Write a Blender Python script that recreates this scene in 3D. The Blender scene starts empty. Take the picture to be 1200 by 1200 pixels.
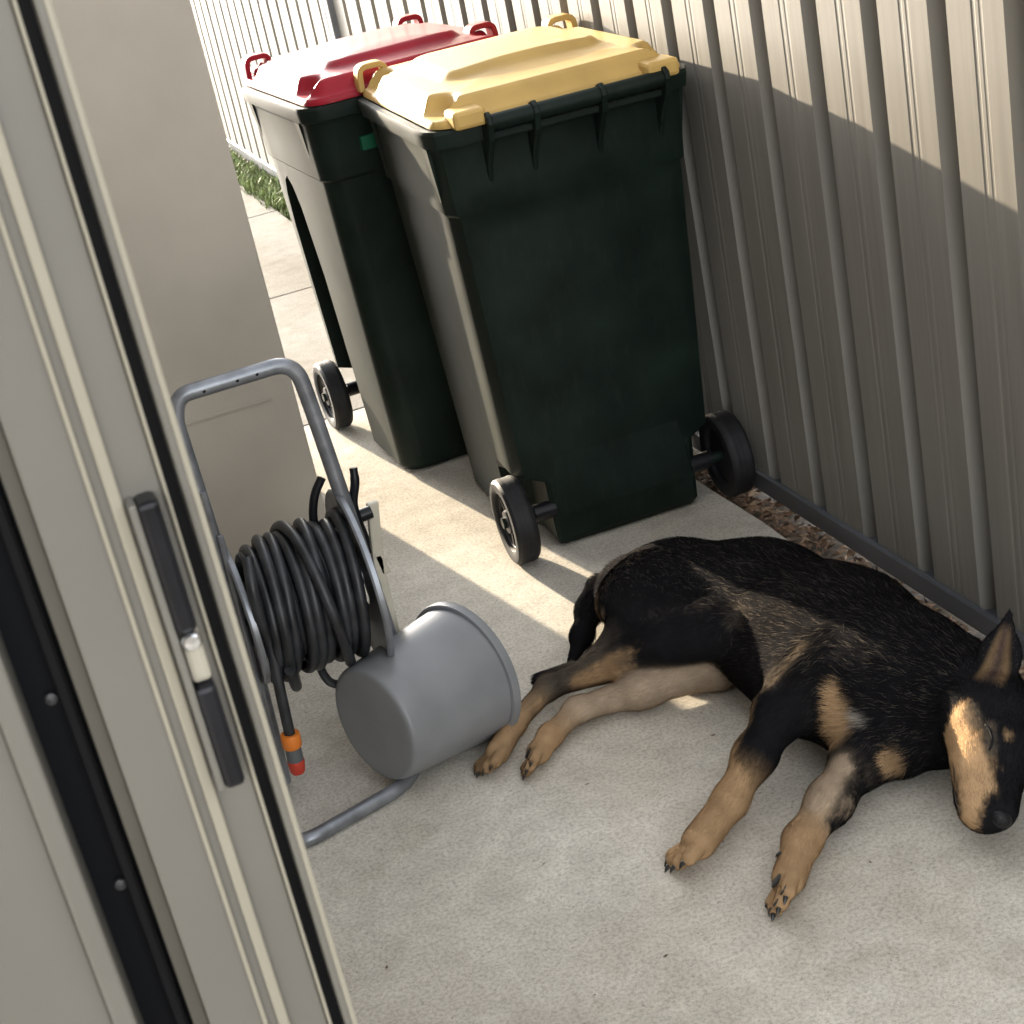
import bpy, bmesh, math, random
import numpy as np
from mathutils import Vector, Matrix
from math import sin, cos, pi, radians, sqrt
random.seed(7); rng = np.random.default_rng(7)
S = bpy.context.scene
C = S.collection

# ------------------------------------------------------------------ camera
F_PX, PITCH, ROLL, YAW, CAM_D, CAM_H = 1909.0, radians(23.70), radians(12.17), radians(15.67), 1.464, 1.577
_f = np.array([sin(YAW)*cos(PITCH), cos(YAW)*cos(PITCH), -sin(PITCH)])
_r = np.array([cos(YAW), -sin(YAW), 0.0])
_d = np.cross(_f, _r)
_r2 = cos(ROLL)*_r + sin(ROLL)*_d
_d2 = -sin(ROLL)*_r + cos(ROLL)*_d
CR = np.stack([_r2, _d2, _f]); CP = np.array([-CAM_D, 0.0, CAM_H])
def ray(px, py): return CR.T @ np.array([px-600.0, py-600.0, F_PX])
def onz(px, py, z=0.0):
    d = ray(px, py); return CP + d*(z-CP[2])/d[2]
def ony(px, py, y):
    d = ray(px, py); return CP + d*(y-CP[1])/d[1]
def onx(px, py, x):
    d = ray(px, py); return CP + d*(x-CP[0])/d[0]
cam = bpy.data.cameras.new('camera'); cam_o = bpy.data.objects.new('camera', cam); C.objects.link(cam_o)
cam.sensor_width = 36; cam.lens = F_PX/1200*36; cam.clip_start = 0.05; cam.clip_end = 500
M = Matrix(((_r2[0], -_d2[0], -_f[0], CP[0]), (_r2[1], -_d2[1], -_f[1], CP[1]), (_r2[2], -_d2[2], -_f[2], CP[2]), (0, 0, 0, 1)))
cam_o.matrix_world = M
cam.dof.use_dof = True; cam.dof.focus_distance = 2.9; cam.dof.aperture_fstop = 22
S.camera = cam_o

# ------------------------------------------------------------------ light
SUN_EL = radians(10.7)
sdx, sdy = 0.19, -1.0                      # horizontal travel of the light
n_ = sqrt(sdx*sdx+sdy*sdy)
sun_dir = Vector((sdx/n_*cos(SUN_EL), sdy/n_*cos(SUN_EL), -sin(SUN_EL)))
W = bpy.data.worlds.new('World'); S.world = W; W.use_nodes = True
nt = W.node_tree; sky = nt.nodes.new('ShaderNodeTexSky'); sky.sky_type = 'NISHITA'; sky.sun_disc = False
sky.sun_elevation = SUN_EL; sky.sun_rotation = math.atan2(-sun_dir.x, -sun_dir.y)
sky.altitude = 50; sky.air_density = 1.0; sky.dust_density = 1.4; sky.ozone_density = 1.0
bg = nt.nodes['Background']; bg.inputs['Strength'].default_value = 0.15
hs = nt.nodes.new('ShaderNodeHueSaturation'); hs.inputs['Saturation'].default_value = 0.18
nt.links.new(sky.outputs[0], hs.inputs['Color']); nt.links.new(hs.outputs[0], bg.inputs['Color'])
sun = bpy.data.lights.new('sun', 'SUN'); sun.energy = 2.5; sun.angle = radians(0.6); sun.color = (1.0, 0.85, 0.64)
sun_o = bpy.data.objects.new('sun', sun); C.objects.link(sun_o)
sun_o.rotation_euler = (-sun_dir).to_track_quat('Z', 'Y').to_euler()
sun_o.location = (-3, 12, 4)
S.view_settings.view_transform = 'Standard'; S.view_settings.look = 'None'; S.view_settings.gamma = 1
S.view_settings.use_curve_mapping = False
S.view_settings.exposure = 3.05

# ------------------------------------------------------------------ materials
MATS = {}
def mat(name, base, rough=0.6, metal=0.0, var=0.12, scale=8.0, bump=0.0, bscale=200.0, spec=0.5, coat=0.0, stretch=None, var2=None, detail=6):
    m = bpy.data.materials.new(name); m.use_nodes = True; t = m.node_tree; b = t.nodes['Principled BSDF']
    tc = t.nodes.new('ShaderNodeTexCoord'); mp = t.nodes.new('ShaderNodeMapping'); t.links.new(tc.outputs['Object'], mp.inputs[0])
    if stretch: mp.inputs['Scale'].default_value = stretch
    nz = t.nodes.new('ShaderNodeTexNoise'); nz.inputs['Scale'].default_value = scale; nz.inputs['Detail'].default_value = detail
    t.links.new(mp.outputs[0], nz.inputs['Vector'])
    cr = t.nodes.new('ShaderNodeValToRGB'); c = np.array(base)
    d = np.clip(c*(1-var*1.6), 0, 1); l = np.clip(c*(1+var*1.3), 0, 1)
    if var2 is not None: d = np.array(var2)
    cr.color_ramp.elements[0].position = 0.32; cr.color_ramp.elements[1].position = 0.7
    cr.color_ramp.elements[0].color = (*d, 1); cr.color_ramp.elements[1].color = (*l, 1)
    t.links.new(nz.outputs[0], cr.inputs[0]); t.links.new(cr.outputs[0], b.inputs['Base Color'])
    b.inputs['Metallic'].default_value = metal; b.inputs['Specular IOR Level'].default_value = spec
    if coat: b.inputs['Coat Weight'].default_value = coat; b.inputs['Coat Roughness'].default_value = 0.06
    mr = t.nodes.new('ShaderNodeMapRange'); mr.inputs[3].default_value = max(0.02, rough*0.8); mr.inputs[4].default_value = min(1, rough*1.2)
    t.links.new(nz.outputs[0], mr.inputs[0]); t.links.new(mr.outputs[0], b.inputs['Roughness'])
    if bump:
        n2 = t.nodes.new('ShaderNodeTexNoise'); n2.inputs['Scale'].default_value = bscale; n2.inputs['Detail'].default_value = 4
        t.links.new(mp.outputs[0], n2.inputs['Vector'])
        bp = t.nodes.new('ShaderNodeBump'); bp.inputs['Strength'].default_value = bump; bp.inputs['Distance'].default_value = 0.002
        t.links.new(n2.outputs[0], bp.inputs['Height']); t.links.new(bp.outputs[0], b.inputs['Normal'])
    MATS[name] = m; return m

def concrete_mat(name, base, speck=1.0):
    m = bpy.data.materials.new(name); m.use_nodes = True; t = m.node_tree; b = t.nodes['Principled BSDF']
    N = t.nodes.new; L = t.links.new
    tc = N('ShaderNodeTexCoord')
    def noise(s, det=6, rgh=0.6):
        n = N('ShaderNodeTexNoise'); n.inputs['Scale'].default_value = s; n.inputs['Detail'].default_value = det; n.inputs['Roughness'].default_value = rgh
        L(tc.outputs['Object'], n.inputs['Vector']); return n
    big = noise(1.7, 5); mid = noise(16, 6, .7); fine = noise(150, 4, .7); grit = noise(420, 3, .8)
    c = np.array(base)
    r1 = N('ShaderNodeValToRGB'); r1.color_ramp.elements[0].position = .3; r1.color_ramp.elements[1].position = .72
    r1.color_ramp.elements[0].color = (*(c*np.array((.80, .79, .77))), 1); r1.color_ramp.elements[1].color = (*(c*1.1), 1)
    L(big.outputs[0], r1.inputs[0])
    def mul(a, fac_out, lo, hi, p0, p1):
        r = N('ShaderNodeValToRGB'); r.color_ramp.elements[0].position = p0; r.color_ramp.elements[1].position = p1
        r.color_ramp.elements[0].color = (*lo, 1); r.color_ramp.elements[1].color = (*hi, 1)
        L(fac_out, r.inputs[0])
        mx = N('ShaderNodeMix'); mx.data_type = 'RGBA'; mx.blend_type = 'MULTIPLY'; mx.inputs[0].default_value = 1
        L(a, mx.inputs[6]); L(r.outputs[0], mx.inputs[7]); return mx.outputs[2]
    o = mul(r1.outputs[0], mid.outputs[0], (.86, .85, .84), (1.06, 1.06, 1.05), .35, .68)
    o = mul(o, fine.outputs[0], (.76, .745, .72), (1.06, 1.06, 1.05), .36, .56)
    o = mul(o, grit.outputs[0], (.80, .79, .77), (1.05, 1.05, 1.05), .36, .52)
    # sparse dark pits
    vo = N('ShaderNodeTexVoronoi'); vo.inputs['Scale'].default_value = 105; vo.inputs['Randomness'].default_value = 1
    L(tc.outputs['Object'], vo.inputs['Vector'])
    wn = N('ShaderNodeSeparateColor'); L(vo.outputs['Color'], wn.inputs[0])
    gt = N('ShaderNodeMath'); gt.operation = 'MULTIPLY_ADD'; gt.inputs[1].default_value = -.34; gt.inputs[2].default_value = .27
    L(wn.outputs[0], gt.inputs[0])
    lt = N('ShaderNodeMath'); lt.operation = 'LESS_THAN'; L(vo.outputs['Distance'], lt.inputs[0]); L(gt.outputs[0], lt.inputs[1])
    mlt = N('ShaderNodeMath'); mlt.operation = 'MULTIPLY'; L(lt.outputs[0], mlt.inputs[0])
    gate = noise(9, 3); gr = N('ShaderNodeMath'); gr.operation = 'GREATER_THAN'; gr.inputs[1].default_value = .5; L(gate.outputs[0], gr.inputs[0])
    L(gr.outputs[0], mlt.inputs[1])
    sc_ = N('ShaderNodeMath'); sc_.operation = 'MULTIPLY'; sc_.inputs[1].default_value = .30*speck; L(mlt.outputs[0], sc_.inputs[0])
    mx = N('ShaderNodeMix'); mx.data_type = 'RGBA'; L(sc_.outputs[0], mx.inputs[0]); L(o, mx.inputs[6]); mx.inputs[7].default_value = (.10, .095, .085, 1)
    st_ = noise(.9, 8, .62); fin_ = mul(mx.outputs[2], st_.outputs[0], (.84, .82, .79), (1.0, 1.0, 1.0), .40, .52)
    st2 = noise(3.3, 8, .7); fin_ = mul(fin_, st2.outputs[0], (.88, .86, .83), (1.0, 1.0, 1.0), .36, .45)
    L(fin_, b.inputs['Base Color'])
    b.inputs['Roughness'].default_value = .92; b.inputs['Specular IOR Level'].default_value = .05
    ad = N('ShaderNodeMath'); ad.operation = 'ADD'; L(fine.outputs[0], ad.inputs[0]); L(grit.outputs[0], ad.inputs[1])
    ad2 = N('ShaderNodeMath'); ad2.operation = 'SUBTRACT'; L(ad.outputs[0], ad2.inputs[0]); L(sc_.outputs[0], ad2.inputs[1])
    bp = N('ShaderNodeBump'); bp.inputs['Strength'].default_value = .55; bp.inputs['Distance'].default_value = .0018
    L(ad2.outputs[0], bp.inputs['Height']); L(bp.outputs[0], b.inputs['Normal'])
    MATS[name] = m; return m

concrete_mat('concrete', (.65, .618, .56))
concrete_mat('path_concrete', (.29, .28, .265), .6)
mat('soil', (.11, .085, .06), .95, var=.4, scale=30, bump=.8, bscale=120)
mat('fence_sheet', (.176, .164, .143), .55, var=.07, scale=5, stretch=(1, 14, .35), bump=.05, bscale=60, spec=.18)
mat('fence_rail', (.075, .08, .09), .38, var=.18, scale=12, stretch=(1, .2, 1), spec=.6)
mat('fence_post', (.10, .104, .112), .4, var=.15, scale=8)
mat('render_wall', (.395, .352, .292), .8, var=.11, scale=2.2, bump=.12, bscale=90)
mat('door_frame', (.142, .132, .113), .42, var=.035, scale=6, spec=.5)
mat('door_ridge', (.29, .262, .205), .4, var=.03, scale=6)
mat('door_jamb', (.072, .064, .050), .5, var=.05, scale=6)
mat('rubber', (.006, .006, .007), .6, spec=.2, var=.2, scale=20)
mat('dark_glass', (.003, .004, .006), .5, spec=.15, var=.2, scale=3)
mat('black_plastic', (.008, .008, .010), .33, spec=.25, var=.3, scale=12, bump=.05)
mat('chrome', (.75, .75, .76), .2, metal=1, var=.05)
mat('cream_plastic', (.48, .44, .35), .5, var=.06, scale=14)
mat('galv_tube', (.24, .25, .272), .36, metal=.55, var=.2, scale=22, bump=.06, bscale=90)
mat('hose_rubber', (.020, .022, .025), .42, var=.35, scale=26, bump=.15, bscale=120, spec=.5)
mat('orange_plastic', (.72, .20, .025), .4, var=.08)
mat('grey_plastic', (.10, .105, .11), .45, var=.12)
mat('red_plastic', (.48, .045, .025), .4, var=.08)
mat('bucket_grey', (.205, .210, .218), .42, var=.08, scale=9, bump=.04, bscale=50)
mat('wheel_rubber', (.012, .012, .013), .62, spec=.3, var=.35, scale=25, bump=.2, bscale=140)
mat('wheel_hub', (.015, .015, .017), .4, var=.2, scale=25)
mat('dark_steel', (.10, .10, .105), .45, metal=.8, var=.1)
mat('lock_cream', (.34, .31, .25), .4, var=.08)
mat('steel', (.45, .45, .46), .32, metal=1, var=.1)
mat('yellow_lid', (.48, .315, .105), .42, var=.10, scale=6, bump=.05, bscale=60, spec=.14)
mat('red_lid', (.25, .012, .022), .40, var=.12, scale=5, bump=.03, bscale=40, spec=.12, coat=.05)
mat('green_label', (.0, .115, .055), .5, var=.1)
mat('leaf', (.17, .10, .06), .8, var=.5, scale=40)
mat('leaf_pale', (.32, .22, .14), .8, var=.4, scale=40)
mat('grass', (.17, .215, .075), .7, var=.4, scale=12)
mat('claw', (.012, .011, .010), .35, var=.2)
mat('nose_skin', (.008, .008, .009), .5, spec=.3, var=.3, scale=60, bump=.6, bscale=500)
mat('pad_skin', (.032, .030, .029), .75, var=.3, scale=60, bump=.6, bscale=400)

def bin_mat():
    # dark green polyethylene with pale scuffs
    m = mat('bin_plastic', (.0075, .0145, .0108), .50, var=.25, scale=7, bump=.10, bscale=240, spec=.15)
    m.node_tree.nodes['Principled BSDF'].inputs['Sheen Weight'].default_value = .55; m.node_tree.nodes['Principled BSDF'].inputs['Sheen Roughness'].default_value = .25; m.node_tree.nodes['Principled BSDF'].inputs['Sheen Tint'].default_value = (.95, .88, .66, 1)
    t = m.node_tree; b = t.nodes['Principled BSDF']; N = t.nodes.new; L = t.links.new
    tc = N('ShaderNodeTexCoord'); mp = N('ShaderNodeMapping'); mp.inputs['Scale'].default_value = (9, 9, 2.2); mp.inputs['Rotation'].default_value = (.3, .5, .2)
    L(tc.outputs['Object'], mp.inputs[0])
    n = N('ShaderNodeTexNoise'); n.inputs['Scale'].default_value = 7; n.inputs['Detail'].default_value = 10; n.inputs['Roughness'].default_value = .75
    L(mp.outputs[0], n.inputs['Vector'])
    r = N('ShaderNodeValToRGB'); r.color_ramp.elements[0].position = .52; r.color_ramp.elements[1].position = .80
    r.color_ramp.elements[0].color = (0, 0, 0, 1); r.color_ramp.elements[1].color = (.5, .5, .5, 1); L(n.outputs[0], r.inputs[0])
    old = b.inputs['Base Color'].links[0].from_socket
    mx = N('ShaderNodeMix'); mx.data_type = 'RGBA'; L(r.outputs[0], mx.inputs[0]); L(old, mx.inputs[6]); mx.inputs[7].default_value = (.024, .028, .023, 1)
    L(mx.outputs[2], b.inputs['Base Color'])
    mr = N('ShaderNodeMapRange'); mr.inputs[1].default_value = .35; mr.inputs[2].default_value = .7; mr.inputs[3].default_value = .0; mr.inputs[4].default_value = .035; L(n.outputs[0], mr.inputs[0]); L(mr.outputs[0], b.inputs['Sheen Weight'])
    return m
bin_mat()

# ------------------------------------------------------------------ mesh helpers
class MB:
    def __init__(s): s.v = []; s.f = []
    def add(s, v, f):
        o = len(s.v); s.v += [tuple(map(float, p)) for p in v]; s.f += [tuple(i+o for i in q) for q in f]; return s
    def box(s, x0, x1, y0, y1, z0, z1):
        return s.add([(x0,y0,z0),(x1,y0,z0),(x1,y1,z0),(x0,y1,z0),(x0,y0,z1),(x1,y0,z1),(x1,y1,z1),(x0,y1,z1)],
                     [(0,3,2,1),(4,5,6,7),(0,1,5,4),(1,2,6,5),(2,3,7,6),(3,0,4,7)])
    def loft(s, rings, cap0=True, cap1=True, closed=False):
        n = len(rings[0]); v = [p for r in rings for p in r]; f = []
        R = len(rings)
        for i in range(R if closed else R-1):
            a = i*n; b = ((i+1) % R)*n
            for j in range(n):
                k = (j+1) % n; f.append((a+j, a+k, b+k, b+j))
        if not closed:
            if cap0: f.append(tuple(range(n-1, -1, -1)))
            if cap1: f.append(tuple((R-1)*n+j for j in range(n)))
        return s.add(v, f)
    def tube(s, path, r, seg=12, cap=True, closed=False):
        P = [Vector(p) for p in path]; n = len(P)
        rr = r if hasattr(r, '__len__') else [r]*n
        rings = []; up = None
        for i in range(n):
            if closed: t = (P[(i+1) % n]-P[i-1])
            else: t = P[min(i+1, n-1)]-P[max(i-1, 0)]
            t.normalize()
            if up is None:
                up = Vector((0, 0, 1)) if abs(t.z) < .9 else Vector((1, 0, 0))
            up = (up - t*up.dot(t)).normalized(); w = t.cross(up)
            rings.append([P[i]+(up*cos(2*pi*k/seg)+w*sin(2*pi*k/seg))*rr[i] for k in range(seg)])
        return s.loft(rings, cap, cap, closed)
    def lathe(s, prof, origin, axis, seg=32, capped=True):
        a = Vector(axis).normalized(); u = a.orthogonal().normalized(); w = a.cross(u); o = Vector(origin)
        rings = [[o+a*h+(u*cos(2*pi*k/seg)+w*sin(2*pi*k/seg))*max(r, 1e-5) for k in range(seg)] for r, h in prof]
        return s.loft(rings, capped, capped)
    def build(s, name, m, parent=None, smooth=True, bevel=0, sub=0, loc=None, angle=35):
        me = bpy.data.meshes.new(name); me.from_pydata(s.v, [], s.f); me.validate()
        bm = bmesh.new(); bm.from_mesh(me); bmesh.ops.recalc_face_normals(bm, faces=bm.faces); bm.to_mesh(me); bm.free()
        return link(name, me, m, parent, smooth, bevel, sub, angle)
def link(name, me, m, parent=None, smooth=True, bevel=0, sub=0, angle=35):
    o = bpy.data.objects.new(name, me); C.objects.link(o)
    if m: me.materials.append(MATS[m] if isinstance(m, str) else m)
    if smooth:
        me.shade_smooth()
        try: me.set_sharp_from_angle(angle=radians(angle))
        except Exception: pass
    if bevel:
        b = o.modifiers.new('bevel', 'BEVEL'); b.width = bevel; b.segments = 2; b.limit_method = 'ANGLE'; b.angle_limit = radians(40); b.harden_normals = False
    if sub:
        b = o.modifiers.new('sub', 'SUBSURF'); b.levels = sub; b.render_levels = sub
    if parent is not None: 
        o.parent = parent; o.matrix_parent_inverse = parent.matrix_basis.inverted()
    return o
def empty(name, loc, label=None, cat=None, group=None, rz=0):
    o = bpy.data.objects.new(name, None); C.objects.link(o); o.location = loc; o.rotation_euler = (0, 0, rz); o.empty_display_size = .1
    if label: o['label'] = label; o['category'] = cat
    if group: o['group'] = group
    return o
def arc(c, u, w, r, a0, a1, n=8):
    c = Vector(c); u = Vector(u); w = Vector(w)
    return [c+(u*cos(a0+(a1-a0)*i/n)+w*sin(a0+(a1-a0)*i/n))*r for i in range(n+1)]
def bend(pts, r=.05, n=7):
    """polyline with rounded corners"""
    P = [Vector(p) for p in pts]; out = [P[0]]
    for i in range(1, len(P)-1):
        a = (P[i-1]-P[i]); b = (P[i+1]-P[i]); rr = min(r, a.length*.45, b.length*.45)
        a.normalize(); b.normalize(); p0 = P[i]+a*rr; p1 = P[i]+b*rr
        for k in range(n+1):
            t = k/n; out.append(p0*(1-t)**2+P[i]*2*t*(1-t)+p1*t*t)
    out.append(P[-1]); return out
def catmull(pts, n=8):
    P = [Vector(p) for p in pts]; P = [P[0]*2-P[1]]+P+[P[-1]*2-P[-2]]; out = []
    for i in range(1, len(P)-2):
        for k in range(n):
            t = k/n
            out.append(.5*((2*P[i])+(P[i+1]-P[i-1])*t+(2*P[i-1]-5*P[i]+4*P[i+1]-P[i+2])*t*t+(3*P[i]-P[i-1]-3*P[i+1]+P[i+2])*t**3))
    out.append(P[-2]); return out

# ------------------------------------------------------------------ ground
g = MB(); n = 40
xs = [-60, -20, -8, -4, -2.6, 0, .5, 4, 20, 60]; ys = [-40, -10, -2, 0, 4, 8, 12, 20, 60, 120]
for i in range(len(xs)):
    for j in range(len(ys)): g.v.append((xs[i], ys[j], -.075))
for i in range(len(xs)-1):
    for j in range(len(ys)-1):
        a = i*len(ys)+j; g.f.append((a, a+len(ys), a+len(ys)+1, a+1))
o = g.build('ground', 'soil', smooth=False); o['kind'] = 'structure'
path = bpy.data.objects.new('concrete_path', None); C.objects.link(path); path['kind'] = 'structure'
def slab(x0, y0, x1, y1, m):
    b = MB().box(x0, x1, y0, y1, -.09, 0.0)
    return b.build('concrete_slab', m, path, smooth=False, bevel=.006)
# near slab has a slightly ragged edge at the mulch
e = MB(); top = []; N_ = 60
for i in range(N_+1):
    y = -2.5+i*(4.5+2.5)/N_
    top.append((-.068+.007*sin(y*3.1)+.004*sin(y*17)+rng.normal()*.0015, y))
v = []; f = []
for x, y in top: v += [(-3.6, y, 0), (x-.004, y, 0), (x, y, -.006), (x+.004, y, -.09)]
for i in range(N_):
    a = i*4; f += [(a, a+1, a+5, a+4), (a+1, a+2, a+6, a+5), (a+2, a+3, a+7, a+6)]
f.append((N_*4, N_*4+1, N_*4+2, N_*4+3))
e.add(v, f); e.add([(-3.6, 4.5, 0), (-3.6, 4.5, -.09), (-.07, 4.5, -.09), (-.07, 4.5, 0)], [(0, 1, 2, 3)])
e.build('concrete_slab', 'concrete', path, smooth=False)
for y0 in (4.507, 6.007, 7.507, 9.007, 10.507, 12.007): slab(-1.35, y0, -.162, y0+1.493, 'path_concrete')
# soil strip along the fence and leaf litter on it
st = MB(); nx, ny = 6, 400
for j in range(ny+1):
    for i in range(nx+1):
        x = -.17+.26*i/nx; y = -2.5+j*17/ny
        st.v.append((x, y, -.030+.008*sin(31*y+9*x)+rng.normal()*.004))
for j in range(ny):
    for i in range(nx):
        a = j*(nx+1)+i; st.f.append((a, a+1, a+nx+2, a+nx+1))
o = st.build('garden_bed', 'soil'); o['kind'] = 'structure'
lf = MB(); lp = MB()
for k in range(2600):
    y = rng.uniform(1.0, 4.6); x = rng.uniform(-.075, .012); L_ = rng.uniform(.006, .022); w = L_*rng.uniform(.25, .55)
    a = rng.uniform(0, 2*pi); tl = rng.normal()*.45; z = rng.uniform(-.028, -.004)
    d = Vector((cos(a), sin(a), tl*.6)).normalized(); s_ = Vector((-sin(a), cos(a), rng.normal()*.5)).normalized(); c_ = Vector((x, y, z)); up = Vector((0, 0, L_*rng.uniform(.05, .35)))
    (lp if k % 4 == 0 else lf).add([c_-d*L_, c_+s_*w+up*.5, c_+d*L_, c_-s_*w+up*.5, c_+up], [(0, 1, 4), (1, 2, 4), (2, 3, 4), (3, 0, 4)])
for k in range(16):
    px_, py_ = (rng.uniform(430, 1190), rng.uniform(590, 1190)) if k > 5 else [(845, 985), (598, 676), (632, 640), (452, 700), (780, 1120), (1020, 1010)][k]
    p_ = onz(px_, py_, .002)
    if p_[0] > -.09: continue
    L_ = rng.uniform(.002, .0055); a = rng.uniform(0, 2*pi); d = Vector((cos(a), sin(a), .05))*L_*(1.6 if k < 1 else 1); s_ = Vector((-sin(a), cos(a), .1))*L_*rng.uniform(.2, .5); c_ = Vector(p_)
    lf.add([c_-d, c_+s_, c_+d, c_-s_, c_+Vector((0, 0, L_*.4))], [(0, 1, 4), (1, 2, 4), (2, 3, 4), (3, 0, 4)])
o = lf.build('leaf_litter', 'leaf', smooth=False); o['kind'] = 'stuff'; o['label'] = 'brown dry leaf mulch in the gap between concrete and fence'; o['category'] = 'mulch'
o2 = lp.build('pale_litter', 'leaf_pale', o, smooth=False); o2['kind'] = 'stuff'
gr = MB()
for k in range(9000):
    y = rng.uniform(5.2, 12.5); x = rng.uniform(-.185, -.005); 
    h = rng.uniform(.02, .075)*(1.0 if sin(y*5)+sin(y*2.3+1) > -.6 else .5)
    a = rng.uniform(0, 2*pi); ln = rng.uniform(.1, 1.1); w = rng.uniform(.0025, .006)
    d = Vector((cos(a), sin(a), 0)); s_ = Vector((-sin(a), cos(a), 0))*w; b0 = Vector((x, y, -.03))
    gr.add([b0-s_, b0+s_, b0+s_*.7+d*h*ln*.4+Vector((0, 0, h*.7)), b0-s_*.7+d*h*ln*.4+Vector((0, 0, h*.7)), b0+d*h*ln+Vector((0, 0, h))], [(0, 1, 2, 3), (3, 2, 4)])
o = gr.build('grass', 'grass', smooth=False); o['kind'] = 'stuff'; o['label'] = 'strip of short green grass between path and fence'; o['category'] = 'grass'

# ------------------------------------------------------------------ fence
RP, RO = .19725, 9.132
fence = empty('metal_fence', (0.03, 6, 0), 'ribbed beige steel fence with grey bottom rail running beside the path', 'fence')
def sheet_mesh(nr):
    XR, XT = .004, .046
    prof = [(0, XT*.5+XR*.5), (-.005, XR), (-.068, XR), (-.071, XR+.0009), (-.077, XR+.0009), (-.080, XR), (-.088, XR), (-.091, XR+.0006), (-.095, XR+.0006), (-.098, XR), (-.150, XR), (-.163, XT), (-.190, XT)]
    ys = [(k, y, x) for k in range(nr) for (y, x) in prof]
    pts = [(x, -k*RP+y) for k, y, x in ys]+[((.004+.046)/2, -nr*RP)]
    zs = [.050, .5, 1.0, 1.40, 1.78]
    v = [(x, y, z) for z in zs for x, y in pts]; n = len(pts)
    v2 = [(x+.0016, y, z) for x, y, z in v]; o_ = len(v)
    f = []
    for a in range(len(zs)-1):
        for i in range(n-1):
            f.append((a*n+i, a*n+i+1, (a+1)*n+i+1, (a+1)*n+i)); f.append((o_+a*n+i, o_+(a+1)*n+i, o_+(a+1)*n+i+1, o_+a*n+i+1))
    me = bpy.data.meshes.new('fence_sheet'); me.from_pydata(v+v2, [], f); me.materials.append(MATS['fence_sheet']); me.shade_flat()
    return me
sm = sheet_mesh(4)
POST0 = 6.22; BAY = RP*22
k = 0; y = POST0+BAY*1.9
while y > -2.0:
    o = bpy.data.objects.new('fence_sheet', sm); C.objects.link(o); o.parent = fence; o.matrix_parent_inverse = fence.matrix_basis.inverted()
    # snap to the rib phase
    yy = RO-RP*round((RO-y)/RP); o.location = (0.0015*(k % 2), yy, 0); y -= RP*4; k += 1
posts = [POST0+BAY*i for i in range(-2, 3)]
posts = [p for p in posts if p > -2.6]
for p in posts:
    for s_ in (-1, 1):
        MB().box(-.020, .062, p+s_*.033-.030, p+s_*.033+.030, -.05, 1.82).build('post_channel', 'fence_post', fence, smooth=False, bevel=.004)
for a, b in zip(posts[:-1], posts[1:]):
    r = MB(); prof = [(-.004, .012), (-.004, .054), (.000, .060), (.004, .060), (.006, .050), (.050, .050), (.054, .060), (.058, .060), (.060, .054), (.060, .012)]
    r.loft([[(x, a+.064, z) for x, z in prof], [(x, b-.064, z) for x, z in prof]])
    r.build('bottom_rail', 'fence_rail', fence, smooth=False)
    r = MB(); r.box(-.006, .062, a+.064, b-.064, 1.765, 1.815); r.build('top_rail', 'fence_rail', fence, smooth=False, bevel=.004)

# ------------------------------------------------------------------ house
NIBY = 3.30; NIBX = -.952
house = empty('house_wall', (-1.3, NIBY, 0), 'smooth beige rendered house wall pier standing behind the hose reel', 'wall')
MB().box(-1.50, NIBX, NIBY, NIBY+1.22, -.05, 2.41).build('wall', 'render_wall', house, smooth=False, bevel=.004)  # hidden depth behind the face is set to shape the sun strip
MB().box(-1.56, -1.50, .90, NIBY+.20, -.05, 2.41).build('return_wall', 'render_wall', house, smooth=False)
MB().box(-3.2, -1.25, -.6, NIBY+.12, 2.42, 2.45).build('unseen_eave_soffit', 'render_wall', house, smooth=False)  # eave out of view, added to cut skylight on bucket, reel and bins
MB().box(-1.25, -1.22, -.6, NIBY+.15, 2.38, 2.60).build('unseen_fascia', 'fence_rail', house, smooth=False, bevel=.004)
MB().box(-3.2, -1.22, NIBY+.12, NIBY+.15, 2.38, 2.60).build('unseen_fascia', 'fence_rail', house, smooth=False, bevel=.004)
MB().box(-3.2, -1.25, -.6, NIBY+.12, 2.60, 2.63).build('unseen_roof', 'fence_post', house, smooth=False)
l0 = ony(206, 501, NIBY); l1 = ony(318, 466, NIBY)
MB().box(-1.42, l1[0], NIBY-.004, NIBY+.01, l0[2]-.001, l0[2]+.0035).build('wall_joint_strip', 'render_wall', house, smooth=False)

# ------------------------------------------------------------------ sliding door
DY = .80
def dx(px, row=600): return ony(px, row, DY)[0]
door = empty('sliding_door', (dx(120), DY, 0), 'beige aluminium sliding door edge with black pull handle and rubber seal', 'door')
X = {k: dx(v) for k, v in dict(a=-62, b=-20, c=14, d=37, e=110, f=117, g=131, h=147, i=162, j=190, k=199, l=204, m=221, n=237).items()}
ZT, ZB = 2.08, .0
MB().box(X['d'], X['k'], DY, DY+.035, ZB, ZT).build('door_stile', 'door_frame', door, smooth=False, bevel=.0015)
MB().box(X['e'], X['f'], DY-.003, DY+.003, ZB, ZT).build('ridge', 'door_ridge', door, smooth=False, bevel=.001)
MB().box(X['g'], X['h'], DY-.004, DY+.003, ZB, ZT).build('ridge', 'door_ridge', door, smooth=False, bevel=.0012)
MB().box(X['k'], X['l'], DY-.004, DY+.03, ZB, ZT).build('ridge', 'door_ridge', door, smooth=False, bevel=.001)
MB().box(X['l'], X['m'], DY+.012, DY+.03, ZB, ZT).build('rubber_seal', 'rubber', door, smooth=False)
MB().box(X['m'], X['n'], DY-.004, DY+.045, ZB, ZT).build('edge_strip', 'door_frame', door, smooth=False, bevel=.002)
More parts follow.
